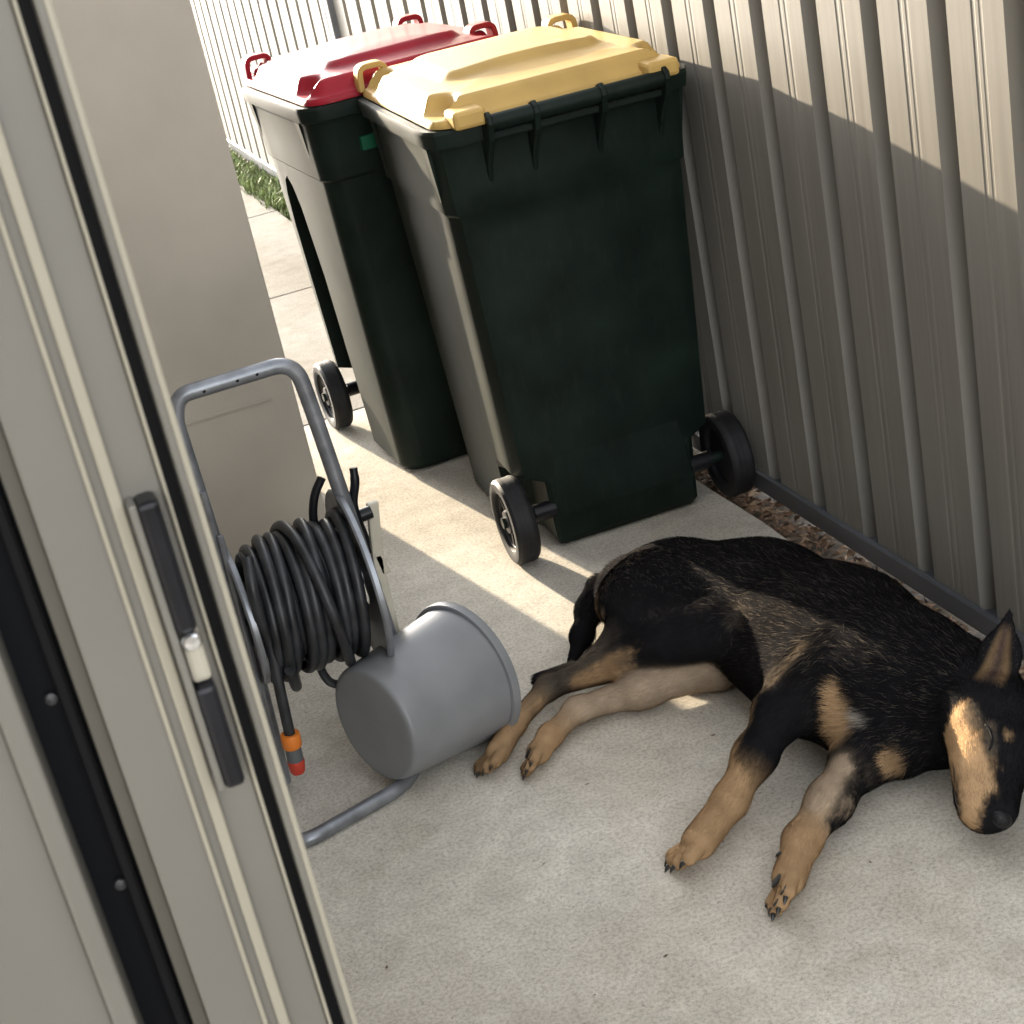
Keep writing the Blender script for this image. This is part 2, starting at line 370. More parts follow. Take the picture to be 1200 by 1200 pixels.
MB().box(X['n']-.0025, X['n']+.0008, DY-.0055, DY+.02, ZB, ZT).build('ridge', 'door_ridge', door, smooth=False, bevel=.0008)
# left: recessed jamb, dark channel with screws, second leaf
MB().box(X['c'], X['d'], DY+.008, DY+.035, ZB, ZT).build('jamb', 'door_jamb', door, smooth=False, bevel=.001)
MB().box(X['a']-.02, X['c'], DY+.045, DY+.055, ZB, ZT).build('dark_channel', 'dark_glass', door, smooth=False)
MB().box(X['b']+.003, X['c']-.004, DY+.030, DY+.045, ZB, ZT).build('channel_fin', 'rubber', door, smooth=False, bevel=.001)
xl = ony(60, 1030, DY)[0]; xl2 = ony(0, 867, DY)[0]
leaf_x = (xl+xl2)/2+.016
MB().box(leaf_x-.012, leaf_x, DY-.012, DY+.05, ZB, ZT).build('leaf_edge', 'door_frame', door, smooth=False, bevel=.002)
MB().box(leaf_x-.30, leaf_x-.012, DY-.002, DY+.05, ZB, ZT).build('leaf_panel', 'door_frame', door, smooth=False, bevel=.002)
for (px, py) in ((60, 818), (141, 1035)):
    p = ony(px, py, DY+.044)
    MB().lathe([(.0001, 0), (.004, .0), (.0035, .0022), (.0001, .003)], (p[0], p[1], p[2]), (0, -1, 0), 14).build('screw', 'dark_steel', door)
h0 = ony(172, 585, DY-.012); h1 = ony(268, 920, DY-.012)
hx = dx(176)
hz1, hz0 = h0[2], h1[2]
MB().box(hx-.0105, hx-.0065, DY-.016, DY+.002, hz0, hz1).build('handle_plate', 'door_frame', door, smooth=False, bevel=.001)
MB().box(hx-.0065, hx+.0048, DY-.018, DY+.002, hz0+(hz1-hz0)*.56, hz1).build('pull_handle', 'black_plastic', door, smooth=False, bevel=.003)
MB().box(hx-.0065, hx+.0048, DY-.018, DY+.002, hz0, hz0+(hz1-hz0)*.37).build('pull_handle', 'black_plastic', door, smooth=False, bevel=.003)
zc = hz0+(hz1-hz0)*.465
MB().box(hx-.006, hx+.005, DY-.012, DY+.002, hz0+(hz1-hz0)*.372, hz0+(hz1-hz0)*.555).build('lock_body', 'lock_cream', door, smooth=False, bevel=.003)
MB().lathe([(.0001, 0), (.0055, 0), (.0055, .005), (.004, .0075), (.0001, .008)], (hx-.0005, DY-.012, hz0+(hz1-hz0)*.53), (0, -1, 0), 20).build('latch_knob', 'chrome', door)
# house wall beside the door (left of the picture)
MB().box(-2.9, leaf_x-.30, DY+.0, DY+.12, -.05, 2.41).build('door_side_wall', 'render_wall', house, smooth=False)
MB().box(leaf_x-.30, X['n'], DY-.01, DY+.06, ZT+.002, 2.41).build('door_head', 'render_wall', house, smooth=False)

# ------------------------------------------------------------------ wheelie bins
def rrect(hw, v0, v1, z, r, notch=0.0, nd=.2, seg=6):
    """ring in bin space: u in +-hw, v from v0 (back) to v1; optional notches in the back corners for the wheels"""
    p = []
    def corner(cx, cy, a0):
        for i in range(seg+1):
            a = a0+pi/2*i/seg; p.append((cx+r*cos(a), cy+r*sin(a), z))
    corner(hw-r, v1-r, 0); corner(-hw+r, v1-r, pi/2)
    if notch:
        p.extend([(-hw, v0+nd, z), (-hw+notch*.85, v0+nd-.012, z), (-hw+notch, v0+nd-.03, z), (-hw+notch, v0+.006, z)])
        p.extend([(-hw+notch+.01, v0, z)]); p.extend([(hw-notch-.01, v0, z)])
        p.extend([(hw-notch, v0+.006, z), (hw-notch, v0+nd-.03, z), (hw-notch*.85, v0+nd-.012, z), (hw, v0+nd, z)])
    else:
        p.extend([(-hw, v0+nd, z), (-hw, v0+nd*.6, z), (-hw, v0+r, z), (-hw+r*.3, v0+r*.3, z), (-hw+r, v0, z), (hw-r, v0, z), (hw-r*.3, v0+r*.3, z), (hw, v0+r, z), (hw, v0+nd*.6, z), (hw, v0+nd, z)])
    return p
def make_bin(name, label, lidmat, loc, rz, side_slot=False):
    root = empty(name, loc, label, 'bin', 'wheelie bins beside the fence', 0)
    parts = []
    def P(mb, nm, m, par=None, **k):
        o = mb.build(nm, m, None, **k); o.parent = par or root; parts.append(o); return o
    # body
    b = MB(); rings = []
    def dims(z):
        t = (z-.06)/(.93-.06); return .232+.035*t, .045-.045*t, .585+.045*t
    for z, nt_ in [(.006, .058), (.02, .058), (.13, .058), (.170, .058), (.190, 0), (.30, 0), (.45, 0), (.60, 0), (.75, 0), (.795, 0)]:
        hw, v0, v1 = dims(z); 
        if z == .006: hw -= .008; v1 -= .008; v0 += .008
        rings.append(rrect(hw, v0, v1, z, .055, nt_, .175))
    for z, ex in [(.803, .007), (.86, .008), (.935, .009), (.945, .012)]:
        hw, v0, v1 = dims(z); rings.append(rrect(hw+ex, v0-ex*.6, v1+ex, z, .055))
    # rim
    for z, ex in [(.948, .026), (.976, .030), (.984, .028), (.984, .012), (.95, .004), (.90, .0)]:
        hw, v0, v1 = dims(.935); rings.append(rrect(hw+ex-.006, v0-ex, v1+ex, z, .06))
    b.loft(rings, True, True)
    body = P(b, 'body', 'bin_plastic', angle=28)
    hwT = .267+.024
    # stiffening lips under the rim at the corners
    for s_ in (-1, 1):
        for vv in ((.06, .05), (.54, .05)):
            m_ = MB(); x = s_*(hwT-.012)
            m_.add([(x-.004, vv[0]-.02, .95), (x+.004, vv[0]-.02, .95), (x+.004, vv[0]+.02, .95), (x-.004, vv[0]+.02, .95), (x-.004-s_*.012, vv[0]-.006, .83), (x+.002-s_*.012, vv[0]-.006, .83), (x+.002-s_*.012, vv[0]+.006, .83), (x-.004-s_*.012, vv[0]+.006, .83)],
                   [(0, 1, 2, 3), (7, 6, 5, 4), (0, 4, 5, 1), (1, 5, 6, 2), (2, 6, 7, 3), (3, 7, 4, 0)])
            P(m_, 'rim_gusset', 'bin_plastic', body, smooth=False)
    # lower back panel: raised skirt between the wheels
    m_ = MB(); m_.add([(-.15, .040, .235), (.15, .040, .235), (.17, .040, .075), (-.17, .040, .075), (-.15, .0365, .225), (.15, .0365, .225), (.165, .0385, .085), (-.165, .0385, .085)],
               [(4, 5, 6, 7), (0, 1, 5, 4), (1, 2, 6, 5), (2, 3, 7, 6), (3, 0, 4, 7)]); P(m_, 'back_panel', 'bin_plastic', body, smooth=False, bevel=.003)
    # deep vertical recess on both sides above the wheels
    if side_slot:
        for s_ in (-1, 1):
            pts = [(.110, .60), (.125, .70), (.150, .745), (.185, .76), (.220, .735), (.250, .68), (.285, .50), (.300, .10), (.300, -.05), (.110, -.05)]
            m_ = MB(); m_.loft([[(s_*.195, v_, z) for v_, z in pts], [(s_*.33, v_, z) for v_, z in pts]])
            cut = m_.build('cutter', 'bin_plastic'); cut.parent = root
            bo_ = body.modifiers.new('slot', 'BOOLEAN'); bo_.operation = 'DIFFERENCE'; bo_.object = cut; bo_.solver = 'EXACT'
            bpy.context.view_layer.update()
            ev = body.evaluated_get(bpy.context.evaluated_depsgraph_get()); me_ = bpy.data.meshes.new_from_object(ev)
            body.modifiers.clear(); body.data = me_; bpy.data.objects.remove(cut)
            me_.shade_smooth(); me_.set_sharp_from_angle(angle=radians(28))
    # hinge bar and fins at the back
    zb = .985
    m_ = MB().tube([(-.172, -.062, zb), (.205, -.062, zb)], .0165, 20); bar = P(m_, 'hinge_bar', 'bin_plastic', body)
    m_ = MB().box(-.172, .20, -.050, -.018, .948, .962); P(m_, 'bar_web', 'bin_plastic', body, smooth=False, bevel=.003)
    for u in (-.172, -.075, .068, .205):
        out = [(-.084, .985), (-.080, 1.0), (-.066, 1.008), (-.05, 1.003), (-.030, .99), (.0, .97), (.0, .855), (-.006, .87), (-.020, .895), (-.045, .925), (-.070, .950)]
        m_ = MB(); m_.loft([[(u-.006, v_, z) for v_, z in out], [(u+.006, v_, z) for v_, z in out]]); P(m_, 'hinge_fin', 'bin_plastic', body, smooth=False, bevel=.003)
    # axle, wheels
    m_ = MB().tube([(-.29, .055, .1), (.29, .055, .1)], .0125, 14); P(m_, 'axle', 'bin_plastic')
    for s_ in (-1, 1):
        m_ = MB().tube([(s_*.165, .055, .1), (s_*.215, .055, .1)], .020, 16); P(m_, 'axle_sleeve', 'black_plastic')
        tyre = MB().lathe([(.068, -.0), (.078, -.004), (.092, -.003), (.0985, .004), (.100, .012), (.0985, .0185), (.0988, .0205), (.0988, .0275), (.0985, .0295), (.100, .036), (.0985, .044), (.092, .050), (.078, .051), (.068, .047), (.066, .040), (.066, .008)], (s_*.2365, .055, .1), (s_, 0, 0), 48, False)
        # close ring
        nn = len(tyre.v)//48
        for j in range(48):
            k_ = (j+1) % 48; tyre.f.append(((nn-1)*48+j, (nn-1)*48+k_, k_, j))
        wh = P(tyre, 'wheel', 'wheel_rubber')
        hub = MB().lathe([(.0665, .010), (.0665, .040), (.060, .040), (.056, .026), (.030, .028), (.026, .044), (.012, .046), (.0001, .046)], (s_*.2365, .055, .1), (s_, 0, 0), 36, True); hb = P(hub, 'hub', 'wheel_hub', wh)
        for a in range(8):
            an = a*pi/4; c_, q_ = cos(an), sin(an); m_ = MB()
            pr = [(.026, -.004), (.060, -.005), (.060, .005), (.026, .004)]
            r0 = [(s_*(.2365+.026), .055+c_*r_-q_*t_, .1+q_*r_+c_*t_) for r_, t_ in pr]; r1 = [(s_*(.2365+.038), y_, z_) for _, y_, z_ in r0]
            m_.loft([r0, r1]); P(m_, 'spoke', 'wheel_hub', wh, smooth=False)
    # lid: height field with raised body, plateau and scooped corners
    nu, nv = 96, 104; U0, V0, V1 = .272, -.034, .672
    def sst(a, b_, x): t = np.clip((x-a)/(b_-a), 0, 1); return t*t*(3-2*t)
    def sdr(u, v, hu, cv, hv, r):
        qx = np.abs(u)-hu+r; qy = np.abs(v-cv)-hv+r
        return np.hypot(np.maximum(qx, 0), np.maximum(qy, 0))+np.minimum(np.maximum(qx, qy), 0)-r
    uu = np.linspace(-1, 1, nu+1); vv = np.linspace(0, 1, nv+1)
    G = []
    for j in range(nv+1):
        v_ = V0+(V1-V0)*vv[j]; u_ = uu*U0
        # rounded plan: pull corners in
        cy = (V0+V1)/2; hv = (V1-V0)/2
        dl = hv-abs(v_-cy); R_ = .06
        lim = U0 if dl > R_ else U0-R_+sqrt(max(R_*R_-(R_-dl)**2, 0))
        uuu = uu*lim
        d1 = sdr(uuu, v_, U0, cy, hv, .06)
        sc = np.minimum(np.hypot(np.abs(uuu)-.262, v_-(V0+.075)), np.hypot(np.abs(uuu)-.262, v_-(V1-.10)))-.040   # scoops
        d2 = np.maximum(sdr(uuu, v_, U0-.006, cy+.0, hv-.012, .055), -sc)
        d3 = sdr(uuu, v_, .182, .36, .185, .05)
        h = .992+.010*sst(0, -.006, d1)+.036*sst(.0, -.030, d2)+.016*sst(.004, -.022, d3)
        h = h+.012*sst(0, -.25, d1)*(1-(v_-cy)**2/hv**2*.5)
        G.append([(uuu[i], v_, h[i]) for i in range(nu+1)])
    m_ = MB(); v_ = [p for r_ in G for p in r_]; f_ = []
    for j in range(nv):
        for i in range(nu): a = j*(nu+1)+i; f_.append((a, a+1, a+nu+2, a+nu+1))
    per = [i for i in range(nu+1)]+[j*(nu+1)+nu for j in range(1, nv+1)]+[nv*(nu+1)+i for i in range(nu-1, -1, -1)]+[j*(nu+1) for j in range(nv-1, 0, -1)]
    o_ = len(v_); v_ += [(v_[i][0], v_[i][1], .987) for i in per]; n_p = len(per)
    for i in range(n_p): k_ = (i+1) % n_p; f_.append((per[i], o_+i, o_+k_, per[k_]))
    f_.append(tuple(o_+i for i in range(n_p)))
    m_.add(v_, f_); lid = P(m_, 'lid', lidmat, angle=50)
    # lid handles (strap loops) and hinge lugs
    spots = [(-.236, .650), (.236, .650)] if not side_slot else [(.225, .0), (-.215, -.01), (-.235, .50)]
    for (hu, hv_) in spots:
        pth = bend([(hu-.034, hv_, .995), (hu-.030, hv_, 1.050), (hu+.030, hv_, 1.050), (hu+.034, hv_, .995)], .018, 5)
        m_ = MB(); rings = []
        for i, p_ in enumerate(pth):
            t_ = (pth[min(i+1, len(pth)-1)]-pth[max(i-1, 0)]).normalized(); nrm = Vector((t_.z, 0, -t_.x))
            w_ = Vector((0, .024, 0)); th = nrm*.0068
            rings.append([p_+w_+th, p_-w_+th, p_-w_-th, p_+w_-th])
        m_.loft(rings); P(m_, 'lid_handle', lidmat, lid, smooth=False, bevel=.0025)
    for s_ in (-1, 1):
        m_ = MB(); m_.box(s_*.206-.034, s_*.206+.034, -.066, .010, .984, 1.020); P(m_, 'hinge_lug', lidmat, lid, smooth=False, bevel=.008)
    root.rotation_euler = (0, 0, rz)
    return root, body
by, _ = make_bin('wheelie_bin', 'dark green wheelie bin with yellow lid, wheels facing the dog', 'yellow_lid', (-.308, 3.126, 0), radians(-2.9))
brd, bb = make_bin('wheelie_bin', 'dark green wheelie bin with glossy red lid, behind the yellow lidded bin', 'red_lid', (-.418, 4.465, 0), radians(180+1.5), True)
# green label on the red bin's front
lx0 = ony(430, 170, 3.815); lx1 = ony(456, 156, 3.815); lu0, lu1 = -.418-lx1[0], -.418-lx0[0]; lz0, lz1 = min(lx0[2], lx1[2]), max(lx0[2], lx1[2])
zc_ = (lz0+lz1)/2
lb = MB().box(lu0+.030, lu1+.030, .630, .6515, zc_-.016, zc_+.016)
o = lb.build('label', 'green_label', None, smooth=False); o.parent = bb

# ------------------------------------------------------------------ hose reel cart
FY = 2.62
cart = empty('hose_reel_cart', (-1.13, FY, 0), 'grey tubular steel hose reel cart standing against the beige wall', 'hose reel')
q = lambda px, py, y=FY: Vector(ony(px, py, y))
lt = q(205, 492); tl = q(209, 462); tr = q(345, 424); rt = q(366, 480); rb = q(446, 712)
tl.z = tr.z = (tl.z+tr.z)/2
Lb = Vector((-1.262, FY, .0135)); Rb = Vector((-.992, FY, .0135)); FLb = Vector((-1.300, 2.400, .0135)); FRb = Vector((-1.055, 2.470, .0135))
fr = bend([Lb, q(302, 793), lt, tl, tr, rt, rb, Rb], .055, 8)
MB().tube(fr, .0140, 14).build('frame', 'galv_tube', cart)
MB().tube(bend([Rb+Vector((0, .10, 0)), Rb, FRb, FLb, Lb+Vector((-.01, 0, 0)), Lb+Vector((-.01, .10, 0))], .06, 8), .0135, 14).build('base', 'galv_tube', cart)
for px, py in ((239, 458.5), (278, 446), (301, 438.5)):
    p = q(px, py); ax = Vector((CP-np.array(p))).normalized()
    MB().lathe([(.0001, 0), (.0032, 0), (.0030, .0012), (.0001, .0014)], p+ax*.0135, ax, 10).build('bolt_hole', 'rubber', cart)
CC = Vector((-1.135, FY, .360)); XA, XB = -1.236, -1.036
MB().lathe([(.055, XA-CC.x), (.055, XB-CC.x)], CC, (1, 0, 0), 24).build('drum', 'black_plastic', cart)
MB().tube([(XA-.045, FY, .36), (XB+.03, FY, .36)], .011, 14).build('axle', 'galv_tube', cart)
def flange(x, r):
    m_ = MB(); m_.lathe([(.058, -.003), (r-.008, -.003), (r, -.0075), (r+.003, -.004), (r+.003, .004), (r, .0055), (r-.008, .003), (.058, .003)], (x, FY, .36), (1, 0, 0), 48, False)
    for a in range(0): pass
    return m_.build('reel_flange', 'galv_tube', cart)
flange(XB+.006, .160); flange(XA-.008, .125)
MB().lathe([(.0001, 0), (.016, 0), (.018, .004), (.018, .022), (.012, .026), (.0001, .027)], (XA-.036, FY, .36), (1, 0, 0), 20).build('axle_nut', 'galv_tube', cart)
# side bars on the left
for k_, (a_, b_) in enumerate((((238, 577), (268, 690)), ((258, 628), (330, 905)))):
    p0 = q(*a_, FY-.02-.012*k_); p1 = q(*b_, FY-.02-.012*k_)
    MB().tube([p0, p1], .0055, 8).build('side_bar', 'galv_tube', cart)
# crank on the right: hub, curved lever
hb = q(424, 603, FY+.04)
MB().tube([(XB+.01, hb.y, hb.z-.004), (hb.x+.018, hb.y, hb.z)], .012, 16).build('crank_hub', 'black_plastic', cart)
lev = catmull([q(414, 548, FY+.04), q(416, 566, FY+.035), q(414, 590, FY+.035), q(420, 612, FY+.03), q(427, 630, FY+.03), q(431, 648, FY+.03)], 6)
MB().tube(lev, [.0075]*4+[.0085]*(len(lev)-8)+[.0075]*4, 12).build('crank_lever', 'black_plastic', cart)
lev2 = catmull([q(377, 560, FY+.05), q(369, 580, FY+.05), q(367, 605, FY+.05), q(372, 628, FY+.05)], 6)
MB().tube(lev2, .008, 12).build('crank_lever', 'black_plastic', cart)
# cream hose guide post
def strip(pts, w, th, name, m):
    m_ = MB(); rings = []
    for p in pts:
        p = Vector(p); rings.append([p+Vector((-w/2, -th/2, 0)), p+Vector((w/2, -th/2, 0)), p+Vector((w/2, th/2, 0)), p+Vector((-w/2, th/2, 0))])
    m_.loft(rings); return m_.build(name, m, cart, smooth=False, bevel=.003)
gp = [q(436, 588, FY+.05), q(438, 610, FY+.05), q(441, 640, FY+.05), q(444, 668, FY+.05), q(452, 700, FY+.05), q(461, 738, FY+.05), q(470, 790, FY+.05)]
gp[-1].z = .02
strip(gp, .021, .016, 'guide_post', 'cream_plastic')
tb = q(449, 664, FY+.05); m_ = MB(); m_.add([tb+Vector((-.012, -.008, .028)), tb+Vector((.0, -.008, .028)), tb+Vector((.012, -.008, -.012)), tb+Vector((-.006, -.008, -.012)), tb+Vector((-.012, .008, .028)), tb+Vector((0, .008, .028)), tb+Vector((.012, .008, -.012)), tb+Vector((-.006, .008, -.012))],
    [(0, 1, 2, 3), (7, 6, 5, 4), (0, 4, 5, 1), (1, 5, 6, 2), (2, 6, 7, 3), (3, 7, 4, 0)]); m_.build('guide_tab', 'cream_plastic', cart, smooth=False, bevel=.002)

# garden hose wound on the reel
hose = empty('garden_hose', (-1.135, FY-.1, .1), 'black rubber garden hose wound on the reel with orange and red end fitting', 'hose')
HR = .0100
def helix(R0, x0, x1, turns, ph, jit):
    pts = []; n_ = int(turns*44)
    for i in range(n_+1):
        t = i/n_; a = ph+2*pi*turns*t; tt = t*turns
        x = x0+(x1-x0)*t+jit*sin(a*1.0+.6*sin(tt*2.1))*.9
        R = R0*(1+.035*sin(a*.5+1.3*tt)+.035*sin(2.7*tt+.5)+.02*sin(a*1.5+tt))
        pts.append((x, FY+R*cos(a), .36+R*sin(a)*1.02-.006))
    return pts
m_ = MB(); m_.tube(helix(.094, XA+.012, XB-.012, 10, 0, .004), HR, 10); m_.build('inner_coil', 'hose_rubber', hose)
hp = helix(.117, XB-.012, XA+.014, 8.6, .6, .010)
end = Vector(hp[-1])
m_ = MB(); m_.tube(hp, HR, 12); m_.build('outer_coil', 'hose_rubber', hose)
m_ = MB(); m_.tube(helix(.134, XA+.03, XB-.05, 1.15, 3.6, .004), HR, 12); m_.build('crossing_coil', 'hose_rubber', hose)
t0 = q(318, 760, FY-.105); t1 = q(328, 808, FY-.112); t2 = q(340, 862, FY-.112)
tail = catmull([q(290, 655, FY-.085), q(296, 690, FY-.122), q(306, 730, FY-.118), t0, t1, t2], 8)
MB().tube(tail, HR*.98, 12).build('hose_tail', 'hose_rubber', hose)
dn = (t2-t1).normalized()
e0 = t2-dn*.004
MB().lathe([(.0001, 0), (.0165, 0), (.0175, .004), (.0175, .024), (.0155, .027), (.0001, .027)], e0, dn, 20).build('orange_collar', 'orange_plastic', hose)
MB().lathe([(.0001, 0), (.0145, 0), (.0145, .028), (.0001, .028)], e0+dn*.026, dn, 20).build('grey_sleeve', 'grey_plastic', hose)
MB().lathe([(.0001, 0), (.0150, 0), (.0155, .003), (.0140, .020), (.0115, .026), (.0001, .0265)], e0+dn*.053, dn, 20).build('red_tip', 'red_plastic', hose)
# loop of hose hanging under the drum
MB().tube(catmull([q(372, 770, FY+.0), q(378, 788, FY-.02), q(388, 800, FY-.03), q(402, 800, FY-.02), q(412, 785, FY+.02)], 6), HR*.8, 10).build('hose_loop', 'hose_rubber', hose)

# ------------------------------------------------------------------ bucket
BYAW = radians(24)
ax = Vector((cos(BYAW), sin(BYAW), -0.06)).normalized()
bo = Vector(onz(437, 850, .135)); rB, rT, LB = .110, .132, .232
bucket = empty('bucket', bo, 'plain grey plastic bucket lying on its side over the reel base', 'bucket')
def bz(h): return rB+(rT-rB)*h/LB
prof = [(.0001, .0), (rB-.030, .0), (rB-.012, 0.0005), (rB-.006, .0015), (rB-.002, .004), (rB, .009)]+[(bz(h), h) for h in (.05, .10, .15, .19, .215, .226)]+[(rT-.002, .227)]+[(bz(h)-.003, h) for h in (.15, .08, .012)]+[(.0001, .010)]
MB().lathe(prof, bo, ax, 72).build('shell', 'bucket_grey', bucket, angle=50)
lp_ = MB().lathe([(rT-.0005, .214), (rT+.006, .2145), (rT+.0075, .222), (rT+.0065, .231), (rT+.003, .233), (rT-.001, .232), (rT-.0035, .226)], bo, ax, 72, False).build('rim', 'bucket_grey', bucket, angle=50)

# ------------------------------------------------------------------ dog
def A3(px, py, z): return np.array(onz(px, py, z))
VX = .004
lo = np.array([-1.02, 1.62, -.012]); hi = np.array([-.02, 2.93, .32])
dims_ = np.ceil((hi-lo)/VX).astype(int)+1
gx = lo[0]+VX*np.arange(dims_[0]); gy = lo[1]+VX*np.arange(dims_[1]); gz = lo[2]+VX*np.arange(dims_[2])
def cone_sd(p, a, b, ra, rb, nrm=None, sq=1.0):
    q_ = p-a; ba = b-a
    if nrm is not None:
        q_ = q_+((q_@nrm)*(1/sq-1))[..., None]*nrm; ba = ba+(ba@nrm)*(1/sq-1)*nrm
    l2 = max(ba@ba, 1e-12)
    t = np.clip((q_@ba)/l2, 0, 1)
    d = np.sqrt(np.maximum(((q_-t[..., None]*ba)**2).sum(-1), 1e-12))-(ra+(rb-ra)*t)
    return d*min(1.0, (1+sq)/2), t
PR = []      # primitives: group, a, b, ra, rb, normal, squash, k, colour a, colour b
BLK = np.array((.0120, .0118, .0130)); DKB = np.array((.0130, .0122, .0125)); TAN = np.array((.37, .24, .132)); PAL = np.array((.36, .275, .195)); GRY = np.array((.085, .070, .055))
Z = np.array((0., 0., 1.))
def prim(g, a, b, ra, rb, sq=1.0, nrm=None, k=.03, ca=BLK, cb=None):
    PR.append(dict(g=g, a=np.array(a, float), b=np.array(b, float), ra=ra, rb=rb, n=(Z if nrm is None else np.array(nrm, float)/np.linalg.norm(nrm)) if sq != 1 else None, sq=sq, k=k, ca=ca, cb=cb if cb is not None else ca))
# torso
pel = np.array((-.425, 2.665, .088)); wai = np.array((-.325, 2.515, .092)); rib = np.array((-.290, 2.30, .100)); che = np.array((-.285, 2.11, .099)); nk = np.array((-.245, 1.985, .098))
prim('body', pel, wai, .110, .128, .76, k=.05)
prim('body', wai, rib, .128, .142, .74, k=.05, cb=DKB)
prim('body', rib, che, .142, .140, .69, k=.05, ca=DKB, cb=BLK)
prim('body', che, nk, .122, .098, .86, k=.05)
prim('body', A3(875, 762, .075), A3(945, 815, .085), .052, .072, .9, k=.06, ca=DKB*1.3, cb=BLK)   # belly
prim('body', A3(1010, 845, .075), A3(1055, 868, .06), .062, .052, .9, k=.05)              # brisket
prim('body', pel+np.array((-.06, .07, -.005)), pel, .070, .098, .85, k=.05)             # rump
prim('body', nk, A3(1150, 838, .116), .096, .074, .95, k=.04)                             # neck
# shoulder blade bulge
prim('body', A3(985, 735, .155), A3(965, 790, .138), .046, .048, .6, k=.06, ca=DKB)
# thigh (upper hind leg)
hipT = A3(772, 692, .125); kneT = A3(838, 738, .125); hocT = A3(642, 806, .040); metT = A3(603, 848, .032); pawT = A3(583, 882, .024)
prim('ht', hipT, kneT, .088, .050, .72, k=.05)
prim('ht', A3(752, 705, .115), A3(790, 745, .120), .080, .058, .7, k=.05)
prim('ht', kneT, A3(735, 772, .085), .046, .034, k=.04, ca=BLK, cb=DKB)
prim('ht', A3(745, 745, .090), A3(700, 778, .060), .050, .030, k=.04, cb=GRY)
prim('ht', A3(735, 772, .085), hocT, .031, .0195, k=.03, ca=GRY, cb=GRY)
prim('ht', A3(672, 782, .050), A3(632, 797, .040), .012, .014, k=.02, ca=GRY, cb=BLK)     # hock point
prim('ht', hocT, metT, .0195, .0175, k=.02, ca=GRY, cb=TAN)
prim('ht', metT, pawT, .018, .022, k=.02, ca=TAN)
# under hind leg
kneB = A3(838, 777, .052); hocB = A3(676, 832, .030); metB = A3(645, 862, .026); pawB = A3(631, 882, .024)
prim('hb', A3(850, 735, .060), kneB, .062, .045, k=.04, ca=GRY, cb=PAL)
prim('hb', kneB, A3(752, 808, .042), .042, .031, k=.03, ca=PAL)
prim('hb', A3(752, 808, .042), hocB, .029, .021, k=.03, ca=PAL)
prim('hb', hocB, metB, .021, .0185, k=.02, ca=PAL, cb=TAN)
prim('hb', metB, pawB, .0185, .022, k=.02, ca=TAN)
# upper front leg
shT = A3(985, 775, .138); elT = A3(914, 838, .110); wrT = A3(856, 938, .042); paT = A3(818, 988, .030)
prim('ft', shT, elT, .050, .038, k=.05, ca=DKB, cb=BLK)
prim('ft', A3(925, 812, .120), A3(902, 828, .112), .030, .020, k=.03, ca=GRY)
prim('ft', elT, A3(885, 885, .078), .035, .030, k=.03)
prim('ft', A3(885, 885, .078), wrT, .030, .0255, k=.03, cb=TAN)
prim('ft', wrT, paT, .026, .027, k=.02, ca=TAN)
# under front leg
elB = A3(1006, 892, .050); wrB = A3(940, 985, .036); paB = A3(924, 1030, .030)
prim('fb', A3(1050, 868, .06), elB, .050, .040, k=.04)
prim('fb', elB, A3(972, 940, .042), .038, .031, k=.03, ca=BLK, cb=PAL)
prim('fb', A3(972, 940, .042), wrB, .031, .026, k=.03, ca=PAL, cb=TAN)
prim('fb', wrB, paB, .026, .025, k=.02, ca=TAN)
# tail
tl_ = [A3(702, 690, .075), A3(690, 715, .045), A3(682, 745, .022), A3(671, 775, .014)]
prim('tail', tl_[0], tl_[1], .028, .022, k=.03); prim('tail', tl_[1], tl_[2], .022, .018, k=.03); prim('tail', tl_[2], tl_[3], .018, .010, k=.03)
CLAWS = []; PADS = []
def paw(g, w, tip, fan, r, cols, spread=.030, pads=True, palm=None, claw=True):
    """four toes ahead of the paw centre w, pointing to tip, fanned along fan"""
    d = tip-w; d = d/np.linalg.norm(d); fan = fan-d*(fan@d); fan = fan/np.linalg.norm(fan); nn_ = np.cross(d, fan)
    L_ = np.linalg.norm(tip-w)
    for i, t in enumerate((-1, -.36, .36, 1)):
        ln = L_*(1.0 if abs(t) < .5 else .78)
        a_ = w+fan*spread*.55*t; b_ = w+d*ln+fan*spread*t*.85
        b_[2] = max(b_[2], r*.92); 
        prim(g, a_, b_, r*.95, r, k=.003, ca=cols, cb=cols)
        CLAWS.append((b_+d*r*.55, d, r, palm))
        if palm is not None: PADS.append((b_+palm*r*.62+d*r*.05, palm, d, r*.86))
    if palm is not None: PADS.append((w+d*L_*.20+palm*r*1.35, palm, d, r*1.45))
perp = lambda a: np.array((-a[1], a[0], 0.))
d_ = paT-wrT; paw('ft', paT, A3(793, 1010, .020), perp(d_)*.9+Z*np.linalg.norm(d_)*.55, .0125, TAN*1.05, .034)
d_ = paB-wrB; pm_ = np.array(perp(paB-wrB)); pm_ = pm_/np.linalg.norm(pm_); pm_ = -pm_ if pm_[0] > 0 else pm_
palm = pm_*.75+Z*.55; palm /= np.linalg.norm(palm)
paw('fb', paB, A3(912, 1062, .022), np.cross(d_/np.linalg.norm(d_), palm), .0120, TAN*.95, .029, palm=palm)
d_ = pawT-metT; paw('ht', pawT, A3(568, 900, .018), perp(d_)*.9+Z*np.linalg.norm(d_)*.5, .0112, TAN*.8, .028)
d_ = pawB-metB; pm_ = perp(pawB-metB); pm_ = pm_/np.linalg.norm(pm_); pm_ = -pm_ if pm_[0] > 0 else pm_
palm = pm_*.75+Z*.5; palm /= np.linalg.norm(palm)
